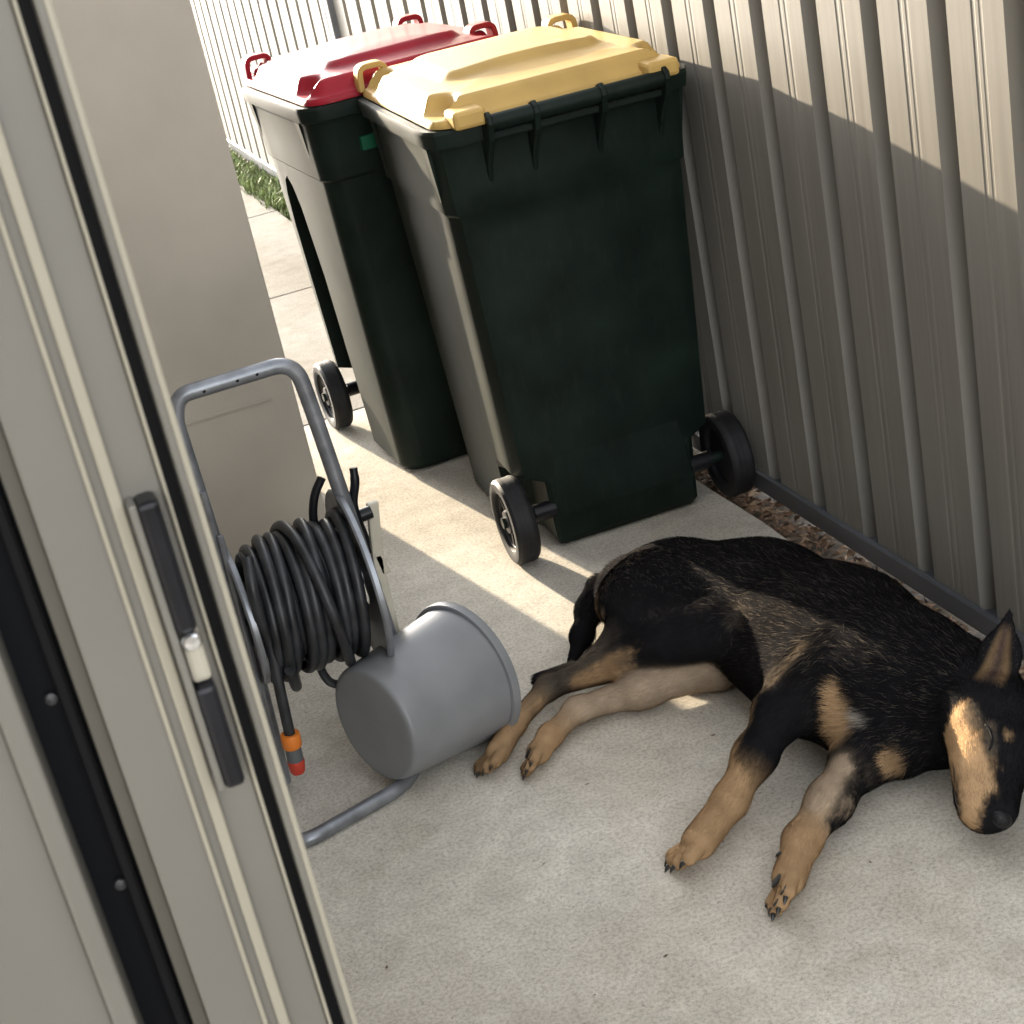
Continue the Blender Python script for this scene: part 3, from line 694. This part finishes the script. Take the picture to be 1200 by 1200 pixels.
paw('hb', pawB, A3(619, 901, .018), np.cross(d_/np.linalg.norm(d_), palm), .0108, TAN*.9, .026, palm=palm)
# dewclaw
CLAWS.append((A3(916, 1000, .052), (A3(906, 1003, .05)-A3(916, 1000, .052))/.02, .009, None))
# head
SK = A3(1162, 852, .130); NO = A3(1168, 968, .056)
hf = NO-SK; HL = np.linalg.norm(hf); hf = hf/HL
hr = Z*.86+np.array((-.38, -.10, 0)); hr = hr-hf*(hr@hf); hr = hr/np.linalg.norm(hr)     # right side of the head (up)
hu = np.cross(hr, hf); hu = hu if hu[0] > 0 else -hu; hu = hu/np.linalg.norm(hu)           # crown direction (toward fence)
def H(f_, u_, r_): return SK+hf*f_*HL+hu*u_+hr*r_
print('head', SK, NO, HL, hf, hu, hr)
prim('head', H(-.10, .006, -.004), H(.22, .004, -.002), .064, .055, .92, hr, k=.03)
prim('head', H(.05, -.026, .014), H(.22, -.020, .010), .036, .030, k=.025)                # upper cheek
prim('head', H(.05, -.024, -.022), H(.22, -.018, -.022), .034, .030, k=.025)
prim('head', H(.24, .024, .016), H(.34, .020, .014), .020, .015, k=.02)                    # brow
prim('head', H(.24, .026, -.022), H(.34, .022, -.022), .020, .015, k=.02)
prim('head', H(.30, .002, 0), H(.80, -.006, .002), .050, .040, .95, hr, k=.03)               # muzzle
prim('head', H(.42, -.026, .014), H(.84, -.026, .014), .028, .027, k=.015)                  # flews
prim('head', H(.42, -.024, -.014), H(.84, -.024, -.010), .026, .025, k=.015)
prim('head', H(.15, -.042, 0), H(.72, -.046, 0), .025, .016, k=.012)                       # lower jaw
prim('head', H(.86, .010, .008), H(.95, .010, .010), .022, .019, .9, hu, k=.010, ca=BLK*.8)       # nose
# ears: flattened, hollowed cones
eb = A3(1163, 806, .162); et = A3(1184, 716, .262)
ed = et-eb; EL = np.linalg.norm(ed); ed /= EL
en = np.array(CP)-eb; en = en/np.linalg.norm(en)+np.array((-.25, 0, -.1)); en = en-ed*(en@ed); en = en/np.linalg.norm(en)                                       # ear opens towards the camera side
ew = np.cross(en, ed)
prim('ear', eb+ed*.000, eb+ed*EL*.45, .036, .030, .42, en, k=.012)
prim('ear', eb+ed*EL*.45, et, .030, .0045, .40, en, k=.012)
e2 = H(-.12, .050, -.050); e2t = e2+hu*.045-hf*.03-hr*.02; e2t[2] = max(e2t[2], .02)
prim('ear2', e2, e2t, .024, .006, .4, hf, k=.012)

D = np.full(dims_, 1.0, np.float32)
def window(bmin, bmax):
    i0 = np.clip(np.floor((bmin-lo)/VX).astype(int), 0, dims_-1); i1 = np.clip(np.ceil((bmax-lo)/VX).astype(int)+1, 1, dims_)
    return i0, i1
def smin(a, b, k):
    h = np.maximum(k-np.abs(a-b), 0)/k; return np.minimum(a, b)-h*h*k*.25
def grid(i0, i1):
    return np.stack(np.meshgrid(gx[i0[0]:i1[0]], gy[i0[1]:i1[1]], gz[i0[2]:i1[2]], indexing='ij'), -1)
GRP = {}
for g_ in dict.fromkeys(p['g'] for p in PR):
    ps = [p for p in PR if p['g'] == g_]
    bmin = np.min([np.minimum(p['a'], p['b'])-max(p['ra'], p['rb'])-.06 for p in ps], 0); bmax = np.max([np.maximum(p['a'], p['b'])+max(p['ra'], p['rb'])+.06 for p in ps], 0)
    i0, i1 = window(bmin, bmax); P_ = grid(i0, i1); d = np.full(P_.shape[:3], 1.0)
    for p in ps:
        dd, _ = cone_sd(P_, p['a'], p['b'], p['ra'], p['rb'], p['n'], p['sq']); d = smin(d, dd, p['k'])
    if g_ == 'ear':
        dd, _ = cone_sd(P_, eb+ed*EL*.12+en*.019, eb+ed*EL*.78+en*.010, .024, .007, en, .55); dd2 = -dd
        h = np.maximum(.006-np.abs(d-dd2), 0)/.006; d = np.maximum(d, dd2)+h*h*.0015
    if g_ == 'head':
        def carve(pts, r, k=.004):
            global d
            for a_, b_ in zip(pts[:-1], pts[1:]):
                dd, _ = cone_sd(P_, a_, b_, r, r); dd = -dd; h = np.maximum(k-np.abs(d-dd), 0)/k; d = np.maximum(d, dd)+h*h*k*.25
    kk = dict(body=.05, ht=.035, hb=.012, ft=.035, fb=.020, tail=.02, head=.03, ear=.012, ear2=.012)[g_]
    sl = tuple(slice(a_, b_) for a_, b_ in zip(i0, i1))
    D[sl] = smin(D[sl], d.astype(np.float32), kk)
# flatten on the ground
GZ = np.broadcast_to(gz[None, None, :], D.shape)
h = np.maximum(.012-np.abs(D-(.0015-GZ)), 0)/.012; D = np.maximum(D, .0015-GZ)+h*h*.003
# gentle lumps of muscle and coat
def surface_nets(D):
    ins = D < 0
    c = np.zeros(np.array(D.shape)-1, np.int8)
    for a_ in (0, 1):
        for b_ in (0, 1):
            for e_ in (0, 1): c += ins[a_:D.shape[0]-1+a_, b_:D.shape[1]-1+b_, e_:D.shape[2]-1+e_]
    act = (c > 0) & (c < 8); idx = np.full(act.shape, -1, np.int64); cells = np.argwhere(act); idx[act] = np.arange(len(cells))
    acc = np.zeros((len(cells), 3)); cnt = np.zeros(len(cells))
    offs = np.array([(a_, b_, e_) for a_ in (0, 1) for b_ in (0, 1) for e_ in (0, 1)])
    for i in range(8):
        for j in range(i+1, 8):
            if np.abs(offs[i]-offs[j]).sum() != 1: continue
            A_ = cells+offs[i]; B_ = cells+offs[j]
            da = D[A_[:, 0], A_[:, 1], A_[:, 2]]; db = D[B_[:, 0], B_[:, 1], B_[:, 2]]
            m_ = (da < 0) != (db < 0); t = np.where(m_, da/np.where(m_, da-db, 1), 0)
            acc[m_] += (offs[i]+(offs[j]-offs[i])*t[:, None])[m_]; cnt[m_] += 1
    V = lo+VX*(cells+acc/cnt[:, None]); Fs = []
    for ax_ in range(3):
        u_, w_ = (ax_+1) % 3, (ax_+2) % 3
        sl0 = [slice(None)]*3; sl1 = [slice(None)]*3; sl0[ax_] = slice(0, -1); sl1[ax_] = slice(1, None)
        m_ = ins[tuple(sl0)] != ins[tuple(sl1)]; E_ = np.argwhere(m_)
        E_ = E_[(E_[:, u_] > 0) & (E_[:, w_] > 0) & (E_[:, u_] < D.shape[u_]-1) & (E_[:, w_] < D.shape[w_]-1)]
        eu = np.zeros(3, int); eu[u_] = 1; ew_ = np.zeros(3, int); ew_[w_] = 1
        g4 = [E_-eu-ew_, E_-ew_, E_, E_-eu]; q_ = np.stack([idx[x[:, 0], x[:, 1], x[:, 2]] for x in g4], 1)
        fl = ins[E_[:, 0], E_[:, 1], E_[:, 2]]; q_[~fl] = q_[~fl][:, ::-1]; Fs.append(q_)
    return V, np.concatenate(Fs)
V, Fq = surface_nets(D)
# light Laplacian smoothing
ed_ = np.concatenate([Fq[:, [0, 1]], Fq[:, [1, 2]], Fq[:, [2, 3]], Fq[:, [3, 0]]]); deg = np.bincount(ed_.ravel(), minlength=len(V))
def smooth(V, lam):
    s_ = np.zeros_like(V)
    for c_ in range(3): s_[:, c_] = np.bincount(ed_[:, 0], V[ed_[:, 1], c_], len(V))+np.bincount(ed_[:, 1], V[ed_[:, 0], c_], len(V))
    return V+lam*(s_/deg[:, None]-V)
for _ in range(2): V = smooth(V, .5); V = smooth(V, -.5)
V = smooth(V, .4)
# per vertex colour and hair direction
wsum = np.zeros(len(V)); col = np.zeros((len(V), 3)); flow = np.zeros((len(V), 3))
for p in PR:
    bm_ = np.minimum(p['a'], p['b'])-max(p['ra'], p['rb'])-.05; bx_ = np.maximum(p['a'], p['b'])+max(p['ra'], p['rb'])+.05
    s_ = np.where(((V > bm_) & (V < bx_)).all(1))[0]
    dd, t = cone_sd(V[s_], p['a'], p['b'], p['ra'], p['rb'], p['n'], p['sq'])
    w_ = np.exp(-np.maximum(dd, 0)/.004)+1e-6
    col[s_] += w_[:, None]*(p['ca']+(p['cb']-p['ca'])*t[:, None]); wsum[s_] += w_
    ab = p['b']-p['a']; ab = ab/max(np.linalg.norm(ab), 1e-6)
    if p['g'] in ('body', 'head'): ab = -hf if p['g'] == 'head' else np.array((-.30, .90, -.25))
    flow[s_] += w_[:, None]*ab
col /= np.maximum(wsum, 1e-9)[:, None]
# smooth value noise for ragged marking edges
def vnoise(P_, s_, seed):
    r_ = np.random.default_rng(seed); T = r_.random((32, 32, 32)); q_ = P_*s_; i = np.floor(q_).astype(int); f_ = q_-i; f_ = f_*f_*(3-2*f_); o_ = 0
    for a_ in (0, 1):
        for b_ in (0, 1):
            for e_ in (0, 1):
                w_ = (f_[:, 0] if a_ else 1-f_[:, 0])*(f_[:, 1] if b_ else 1-f_[:, 1])*(f_[:, 2] if e_ else 1-f_[:, 2])
                o_ = o_+w_*T[(i[:, 0]+a_) % 32, (i[:, 1]+b_) % 32, (i[:, 2]+e_) % 32]
    return o_
def blob(pts, r, c_, soft=.7, zs=.35, amt=1.0):
    """marking: capsule chain through 3-D points, measured mostly in plan"""
    best = np.full(len(V), 9.0); sc_ = np.array((1, 1, zs))
    pts = [np.array(p) for p in pts]
    if len(pts) == 1: pts = pts*2
    rr = r if hasattr(r, '__len__') else [r]*len(pts)
    for (a_, b_, r0, r1) in zip(pts[:-1], pts[1:], rr[:-1], rr[1:]):
        ba = (b_-a_)*sc_; q_ = (V-a_)*sc_; t = np.clip((q_@ba)/max(ba@ba, 1e-9), 0, 1)
        best = np.minimum(best, np.linalg.norm(q_-t[:, None]*ba, axis=1)/(r0+(r1-r0)*t))
    best = best+(vnoise(V, 110, 3)-.5)*.45+(vnoise(V, 260, 4)-.5)*.45
    w_ = np.clip((1+soft*.5-best)/soft, 0, 1); w_ = w_*w_*(3-2*w_)*amt
    col[:] = col*(1-w_[:, None])+np.array(c_)*w_[:, None]
# brown grey undercoat over the ribs
# chest patches
blob([A3(984, 818, .14), A3(984, 840, .12)], [.014, .027], TAN*1.15, .9)
blob([A3(1013, 858, .09), A3(1020, 866, .08)], .012, (.45, .41, .36), .8)
blob([A3(1040, 888, .07), A3(1058, 894, .06)], [.007, .012], TAN*.9, .9)
# back edge of upper arm and forearm
blob([A3(948, 772, .16), A3(920, 808, .13), A3(902, 828, .115)], [.015, .013, .012], PAL*.5, .9, amt=.6)  # light hair, with its sunlit edge painted in
blob([A3(896, 836, .10), A3(868, 885, .07), A3(838, 935, .04)], [.012, .017, .024], TAN*.8, .9)
blob([A3(862, 930, .05), A3(840, 958, .04)], [.028, .03], TAN, .9)
# under front leg: black outer edge
blob([A3(1024, 905, .03), A3(998, 938, .03), A3(974, 972, .03)], [.026, .020, .010], BLK, .8)
blob([A3(985, 908, .06), A3(960, 950, .05)], [.022, .022], PAL, .8)
# hind leg: tan front edge stripe, dark outer face, dark hock
blob([A3(858, 728, .10), A3(800, 762, .09), A3(740, 788, .07), A3(690, 805, .05), A3(640, 826, .04)], [.013, .015, .015, .015, .018], TAN*.95, .9)
blob([A3(868, 742, .08), A3(840, 764, .06)], [.020, .022], PAL*.8, .8)
blob([A3(765, 755, .11), A3(728, 770, .09)], [.024, .014], BLK, .8)
blob([A3(632, 797, .045), A3(612, 822, .040), A3(604, 834, .04)], [.011, .010, .006], BLK*1.4, .6)
blob([A3(706, 712, .09), A3(712, 735, .09)], [.014, .012], PAL*.75, 1.0, amt=.8)  # sun highlight on the rump, painted as a pale patch
# grey fur at the flank
blob([A3(875, 762, .09), A3(890, 785, .07)], [.028, .02], GRY*1.3, 1.1, amt=.7)
# face: cheek, muzzle, brow spot, inner ear
blob([H(.02, -.030, .045), H(.25, -.040, .035), H(.50, -.022, .034), H(.72, -.016, .032), H(.90, -.026, .028), H(.98, -.034, .022)], [.018, .028, .030, .026, .018, .012], TAN*1.25, .8, zs=.6)
blob([H(.12, -.050, .028), H(.26, -.052, .02)], .014, TAN*1.1, .6, zs=.6)
blob([H(.60, -.030, .02), H(.90, -.026, .012)], [.010, .009], (.30, .22, .15), .7, zs=.6)
blob([H(.29, .034, .034)], .0105, TAN*.95, .6, zs=.7)
blob([H(.52, -.046, .006), H(.78, -.042, .004), H(.92, -.030, .006)], [.010, .010, .008], (.42, .37, .31), .6, zs=.6)
blob([H(-.02, -.012, .060), H(.16, -.006, .056)], [.012, .010], GRY*1.1, 1.0, zs=.6, amt=.7)
blob([H(.20, .013, .050), H(.42, .012, .044)], [.010, .010], GRY*.8, 1.0, zs=.6, amt=.9)
for a_ in range(16): blob([H(.58+.045*(a_ % 5), -.030+.0065*(a_//5), .034)], .0016, BLK, .8, zs=.5, amt=.8)
inn = (V-eb)@en; al = (V-eb)@ed/EL; la = np.abs((V-eb)@ew)
earm = np.clip((.030*(1-al*.85)-la)/.008, 0, 1)*np.clip((al-.02)/.12, 0, 1)*np.clip((.86-al)/.15, 0, 1)*np.clip((inn+.006)/.006, 0, 1)*(np.linalg.norm(V-eb, axis=1) < .14)*.9
ef = np.clip(la/(.016*(1-al*.6)), 0, 1)[:, None]; earc = TAN*.50*ef+np.array((.060, .040, .036))*(1-ef)
col[:] = col*(1-earm[:, None])+earc*earm[:, None]
nz_ = np.clip((((V-H(.84, .006, 0))@hf) > 0)*1.0, 0, 1)*(np.linalg.norm(V-H(1.0, .011, .012), axis=1) < .021); col[:] = col*(1-nz_[:, None])+BLK*.9*nz_[:, None]
col *= (1+(vnoise(V, 60, 9)-.5)*.30)[:, None]
col = np.clip(col, .003, 1)
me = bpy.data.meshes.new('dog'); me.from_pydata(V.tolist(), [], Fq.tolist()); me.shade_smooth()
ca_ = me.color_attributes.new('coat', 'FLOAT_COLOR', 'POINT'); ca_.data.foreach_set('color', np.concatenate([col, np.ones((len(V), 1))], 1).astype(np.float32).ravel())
def coat_mat(name, rough, sheen, skin):
    m = bpy.data.materials.new(name); m.use_nodes = True; t = m.node_tree; b = t.nodes['Principled BSDF']
    at = t.nodes.new('ShaderNodeAttribute'); at.attribute_name = 'coat'; 
    b.inputs['Roughness'].default_value = rough; b.inputs['Specular IOR Level'].default_value = .0
    if skin:
        tc = t.nodes.new('ShaderNodeTexCoord'); n1 = t.nodes.new('ShaderNodeTexNoise'); n1.inputs['Scale'].default_value = 420; n1.inputs['Detail'].default_value = 4
        t.links.new(tc.outputs['Object'], n1.inputs['Vector'])
        mx = t.nodes.new('ShaderNodeMix'); mx.data_type = 'RGBA'; mx.blend_type = 'MULTIPLY'; mx.inputs[0].default_value = .0
        t.links.new(at.outputs['Color'], mx.inputs[6]); t.links.new(n1.outputs[0], mx.inputs[7]); t.links.new(mx.outputs[2], b.inputs['Base Color'])
        bp = t.nodes.new('ShaderNodeBump'); bp.inputs['Strength'].default_value = .15; bp.inputs['Distance'].default_value = .001; t.links.new(n1.outputs[0], bp.inputs['Height']); t.links.new(bp.outputs[0], b.inputs['Normal'])
    else: t.links.new(at.outputs['Color'], b.inputs['Base Color'])
    MATS[name] = m; return m
coat_mat('dog_coat', .65, .2, True); coat_mat('dog_fur', .72, .3, False)
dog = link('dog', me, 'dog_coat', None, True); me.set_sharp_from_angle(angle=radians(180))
dog['label'] = 'black and tan dog asleep on its side on the concrete'; dog['category'] = 'dog'
# fur: short tapered strands
nrm = np.zeros((len(V), 3)); me.vertices.foreach_get('normal', nrm_ := np.zeros(len(V)*3)); nrm = nrm_.reshape(-1, 3)
tri = np.concatenate([Fq[:, [0, 1, 2]], Fq[:, [0, 2, 3]]]); pa, pb, pc = V[tri[:, 0]], V[tri[:, 1]], V[tri[:, 2]]
area = .5*np.linalg.norm(np.cross(pb-pa, pc-pa), axis=1); cen = (pa+pb+pc)/3; tn = np.cross(pb-pa, pc-pa); tn /= np.linalg.norm(tn, axis=1)[:, None]+1e-12
vis = (cen[:, 2] > .004)
near_nose = np.linalg.norm(cen-H(1.0, .011, .012), axis=1) < .024
wgt = area*vis*(~near_nose)
NF = 260000
ti = rng.choice(len(tri), NF, p=wgt/wgt.sum()); r1 = np.sqrt(rng.random(NF)); r2 = rng.random(NF)
wa, wb, wc = 1-r1, r1*(1-r2), r1*r2
def interp(Q): return wa[:, None]*Q[tri[ti, 0]]+wb[:, None]*Q[tri[ti, 1]]+wc[:, None]*Q[tri[ti, 2]]
root = interp(V); nn = interp(nrm); nn /= np.linalg.norm(nn, axis=1)[:, None]; fl = interp(flow); cl = interp(col)
fl = fl-nn*(fl*nn).sum(1)[:, None]; fl /= np.linalg.norm(fl, axis=1)[:, None]+1e-9
tor = np.minimum.reduce([cone_sd(root, a_, b_, .0, .0)[0] for a_, b_ in ((pel, wai), (wai, rib), (rib, che), (che, nk), (nk, SK))])
head_d = np.minimum(np.linalg.norm(root-H(.45, 0, 0), axis=1), np.linalg.norm(root-H(.0, 0, 0), axis=1)+.045)
ear_d = cone_sd(root, eb, et, 0, 0)[0]
trunk = np.clip((.20-tor)/.05, 0, 1)*np.clip((head_d-.10)/.05, 0, 1)
paw_d = np.min([np.linalg.norm(root-q_, axis=1) for q_ in (pawT, pawB, paT+(paT-wrT)*.3, paB+(paB-wrB)*.4)], 0)
jit = (.20+.55*trunk)[:, None]
cl_n = (np.stack([vnoise(root, 45, 11)-.5, vnoise(root, 45, 12)-.5, vnoise(root, 45, 13)-.5], 1)*1.2+rng.normal(size=(NF, 3))*.30)*jit
fl = fl+cl_n; fl = fl-nn*(fl*nn).sum(1)[:, None]; fl /= np.linalg.norm(fl, axis=1)[:, None]+1e-9
Ln = .0088+.0110*trunk; Ln = np.where(head_d < .12, .0058, Ln); Ln = np.where(ear_d < .05, .0038, Ln); Ln = np.where(paw_d < .045, .0042, Ln)
Ln = Ln*(.65+.7*rng.random(NF))
lift = (.24+.18*trunk)[:, None]
side = np.cross(nn, fl); side /= np.linalg.norm(side, axis=1)[:, None]+1e-9
sd = side*np.cos(rng.normal(size=NF)*.4)[:, None]+nn*np.sin(rng.normal(size=NF)*.4)[:, None]
wd = (.00036+.00012*trunk)[:, None]
L3 = Ln[:, None]
m0 = root-nn*.0008; m1 = root+(fl*.55+nn*lift*.62)*L3; m2 = root+(fl*1.05+nn*lift*.72)*L3
m1[:, 2] = np.maximum(m1[:, 2], .001); m2[:, 2] = np.maximum(m2[:, 2], .001)
FV = np.stack([m0-sd*wd, m0+sd*wd, m1-sd*wd*.8, m1+sd*wd*.8, m2], 1).reshape(-1, 3)
b5 = (np.arange(NF)*5)[:, None]
tris = np.concatenate([b5+np.array([[0, 3, 1]]), b5+np.array([[0, 2, 3]]), b5+np.array([[2, 4, 3]])], 1).reshape(-1, 3)
fm = bpy.data.meshes.new('fur'); fm.vertices.add(len(FV)); fm.vertices.foreach_set('co', FV.astype(np.float32).ravel())
fm.loops.add(len(tris)*3); fm.loops.foreach_set('vertex_index', tris.astype(np.int32).ravel()); fm.polygons.add(len(tris)); fm.polygons.foreach_set('loop_start', (np.arange(len(tris))*3).astype(np.int32))
fm.update(calc_edges=True); fm.validate()
tone = (.82+.4*rng.random(NF))[:, None]; gl = (rng.random(NF) < .09)[:, None]*np.array((.060, .050, .038))*trunk[:, None]  # gl: paler trunk strands, glints of light put into the fur colour
fc = np.clip(cl*tone+gl, .003, 1); fc = np.repeat(fc, 5, 0)*np.tile(np.array([.95, .95, 1, 1, 1.05]), NF)[:, None]
fa = fm.color_attributes.new('coat', 'FLOAT_COLOR', 'POINT'); fa.data.foreach_set('color', np.concatenate([fc, np.ones((len(fc), 1))], 1).astype(np.float32).ravel())
fm.shade_smooth()
cn = (nn*.9+side*0+fl*.25+sd*0)+rng.normal(size=(NF, 3))*.14; cn /= np.linalg.norm(cn, axis=1)[:, None]
fm.normals_split_custom_set_from_vertices(np.repeat(cn, 5, 0).tolist())
fur = link('fur', fm, 'dog_fur', dog, False); fur['kind'] = 'stuff'
# claws, pads, nose leather, eyelid
for (p_, d_, r_, pl) in CLAWS:
    a_ = Vector(p_); d_ = Vector(d_).normalized(); up = Vector((0, 0, 1))
    m_ = MB().tube([a_, a_+d_*r_*.45+up*r_*.05, a_+d_*r_*.85-up*r_*.12, a_+d_*r_*1.15-up*r_*.40], [r_*.36, r_*.33, r_*.22, r_*.04], 8)
    m_.v = [(x, y, max(z, .001)) for x, y, z in m_.v]
    m_.build('claw', 'claw', dog)
for (p_, n_p, d_, r_) in PADS:
    n_p = Vector(n_p).normalized(); d_ = Vector(d_).normalized(); s_ = n_p.cross(d_).normalized(); m_ = MB(); rings = []
    for i in range(1, 8):
        a = pi*i/8; rings.append([Vector(p_)+(d_*cos(a)*1.15+ (s_*cos(2*pi*k_/16)*1.0+n_p*sin(2*pi*k_/16)*.30)*sin(a))*r_*.85 for k_ in range(16)])
    m_.loft(rings); m_.v = [(x, y, max(z, .001)) for x, y, z in m_.v]; m_.build('paw_pad', 'pad_skin', dog)
m_ = MB(); rings = []
nc = Vector(H(.985, .012, .014)); vf, vu, vr = Vector(hf), Vector(hu), Vector(hr)
for i in range(1, 10):
    a = pi*i/10; rings.append([nc+(vf*sin(2*pi*k_/20)*.0135+vu*cos(2*pi*k_/20)*(.0150))*sin(a)+vr*cos(a)*.0195 for k_ in range(20)])
m_.loft(rings); m_.build('nose', 'nose_skin', dog)
for s_ in (-1, 1):
    m_ = MB().tube(catmull([nc+vf*.0115+vr*s_*.006+vu*.000, nc+vf*.0105+vr*s_*.010-vu*.002, nc+vf*.0065+vr*s_*.0155-vu*.003], 5), .0026, 8); m_.build('nostril', 'rubber', dog)
def on_head(f_, u_, lift_=0.0):
    """point on the head surface along the right side direction"""
    p0 = H(f_, u_, 0); t_ = np.linspace(.08, -.01, 180); P_ = p0+t_[:, None]*hr
    ii = np.clip(np.round((P_-lo)/VX).astype(int), 0, dims_-1); d = D[ii[:, 0], ii[:, 1], ii[:, 2]]
    k_ = np.argmax(d < 0); return Vector(P_[k_]+hr*lift_)
lid_ = [on_head(f_, u_, .0028) for f_, u_ in ((.17, .008), (.22, .014), (.29, .017), (.36, .016), (.42, .010))]
MB().tube(catmull(lid_, 5), [.0006]+[.0019]*(len(catmull(lid_, 5))-2)+[.0006], 8).build('eyelid', 'rubber', dog)
mo = [on_head(f_, u_) for f_, u_ in ((.40, -.052), (.52, -.052), (.66, -.052), (.80, -.050), (.92, -.042))]
MB().tube(catmull(mo, 5), [.0005]+[.0012]*(len(catmull(mo, 5))-2)+[.0008], 8).build('lip_line', 'claw', dog)
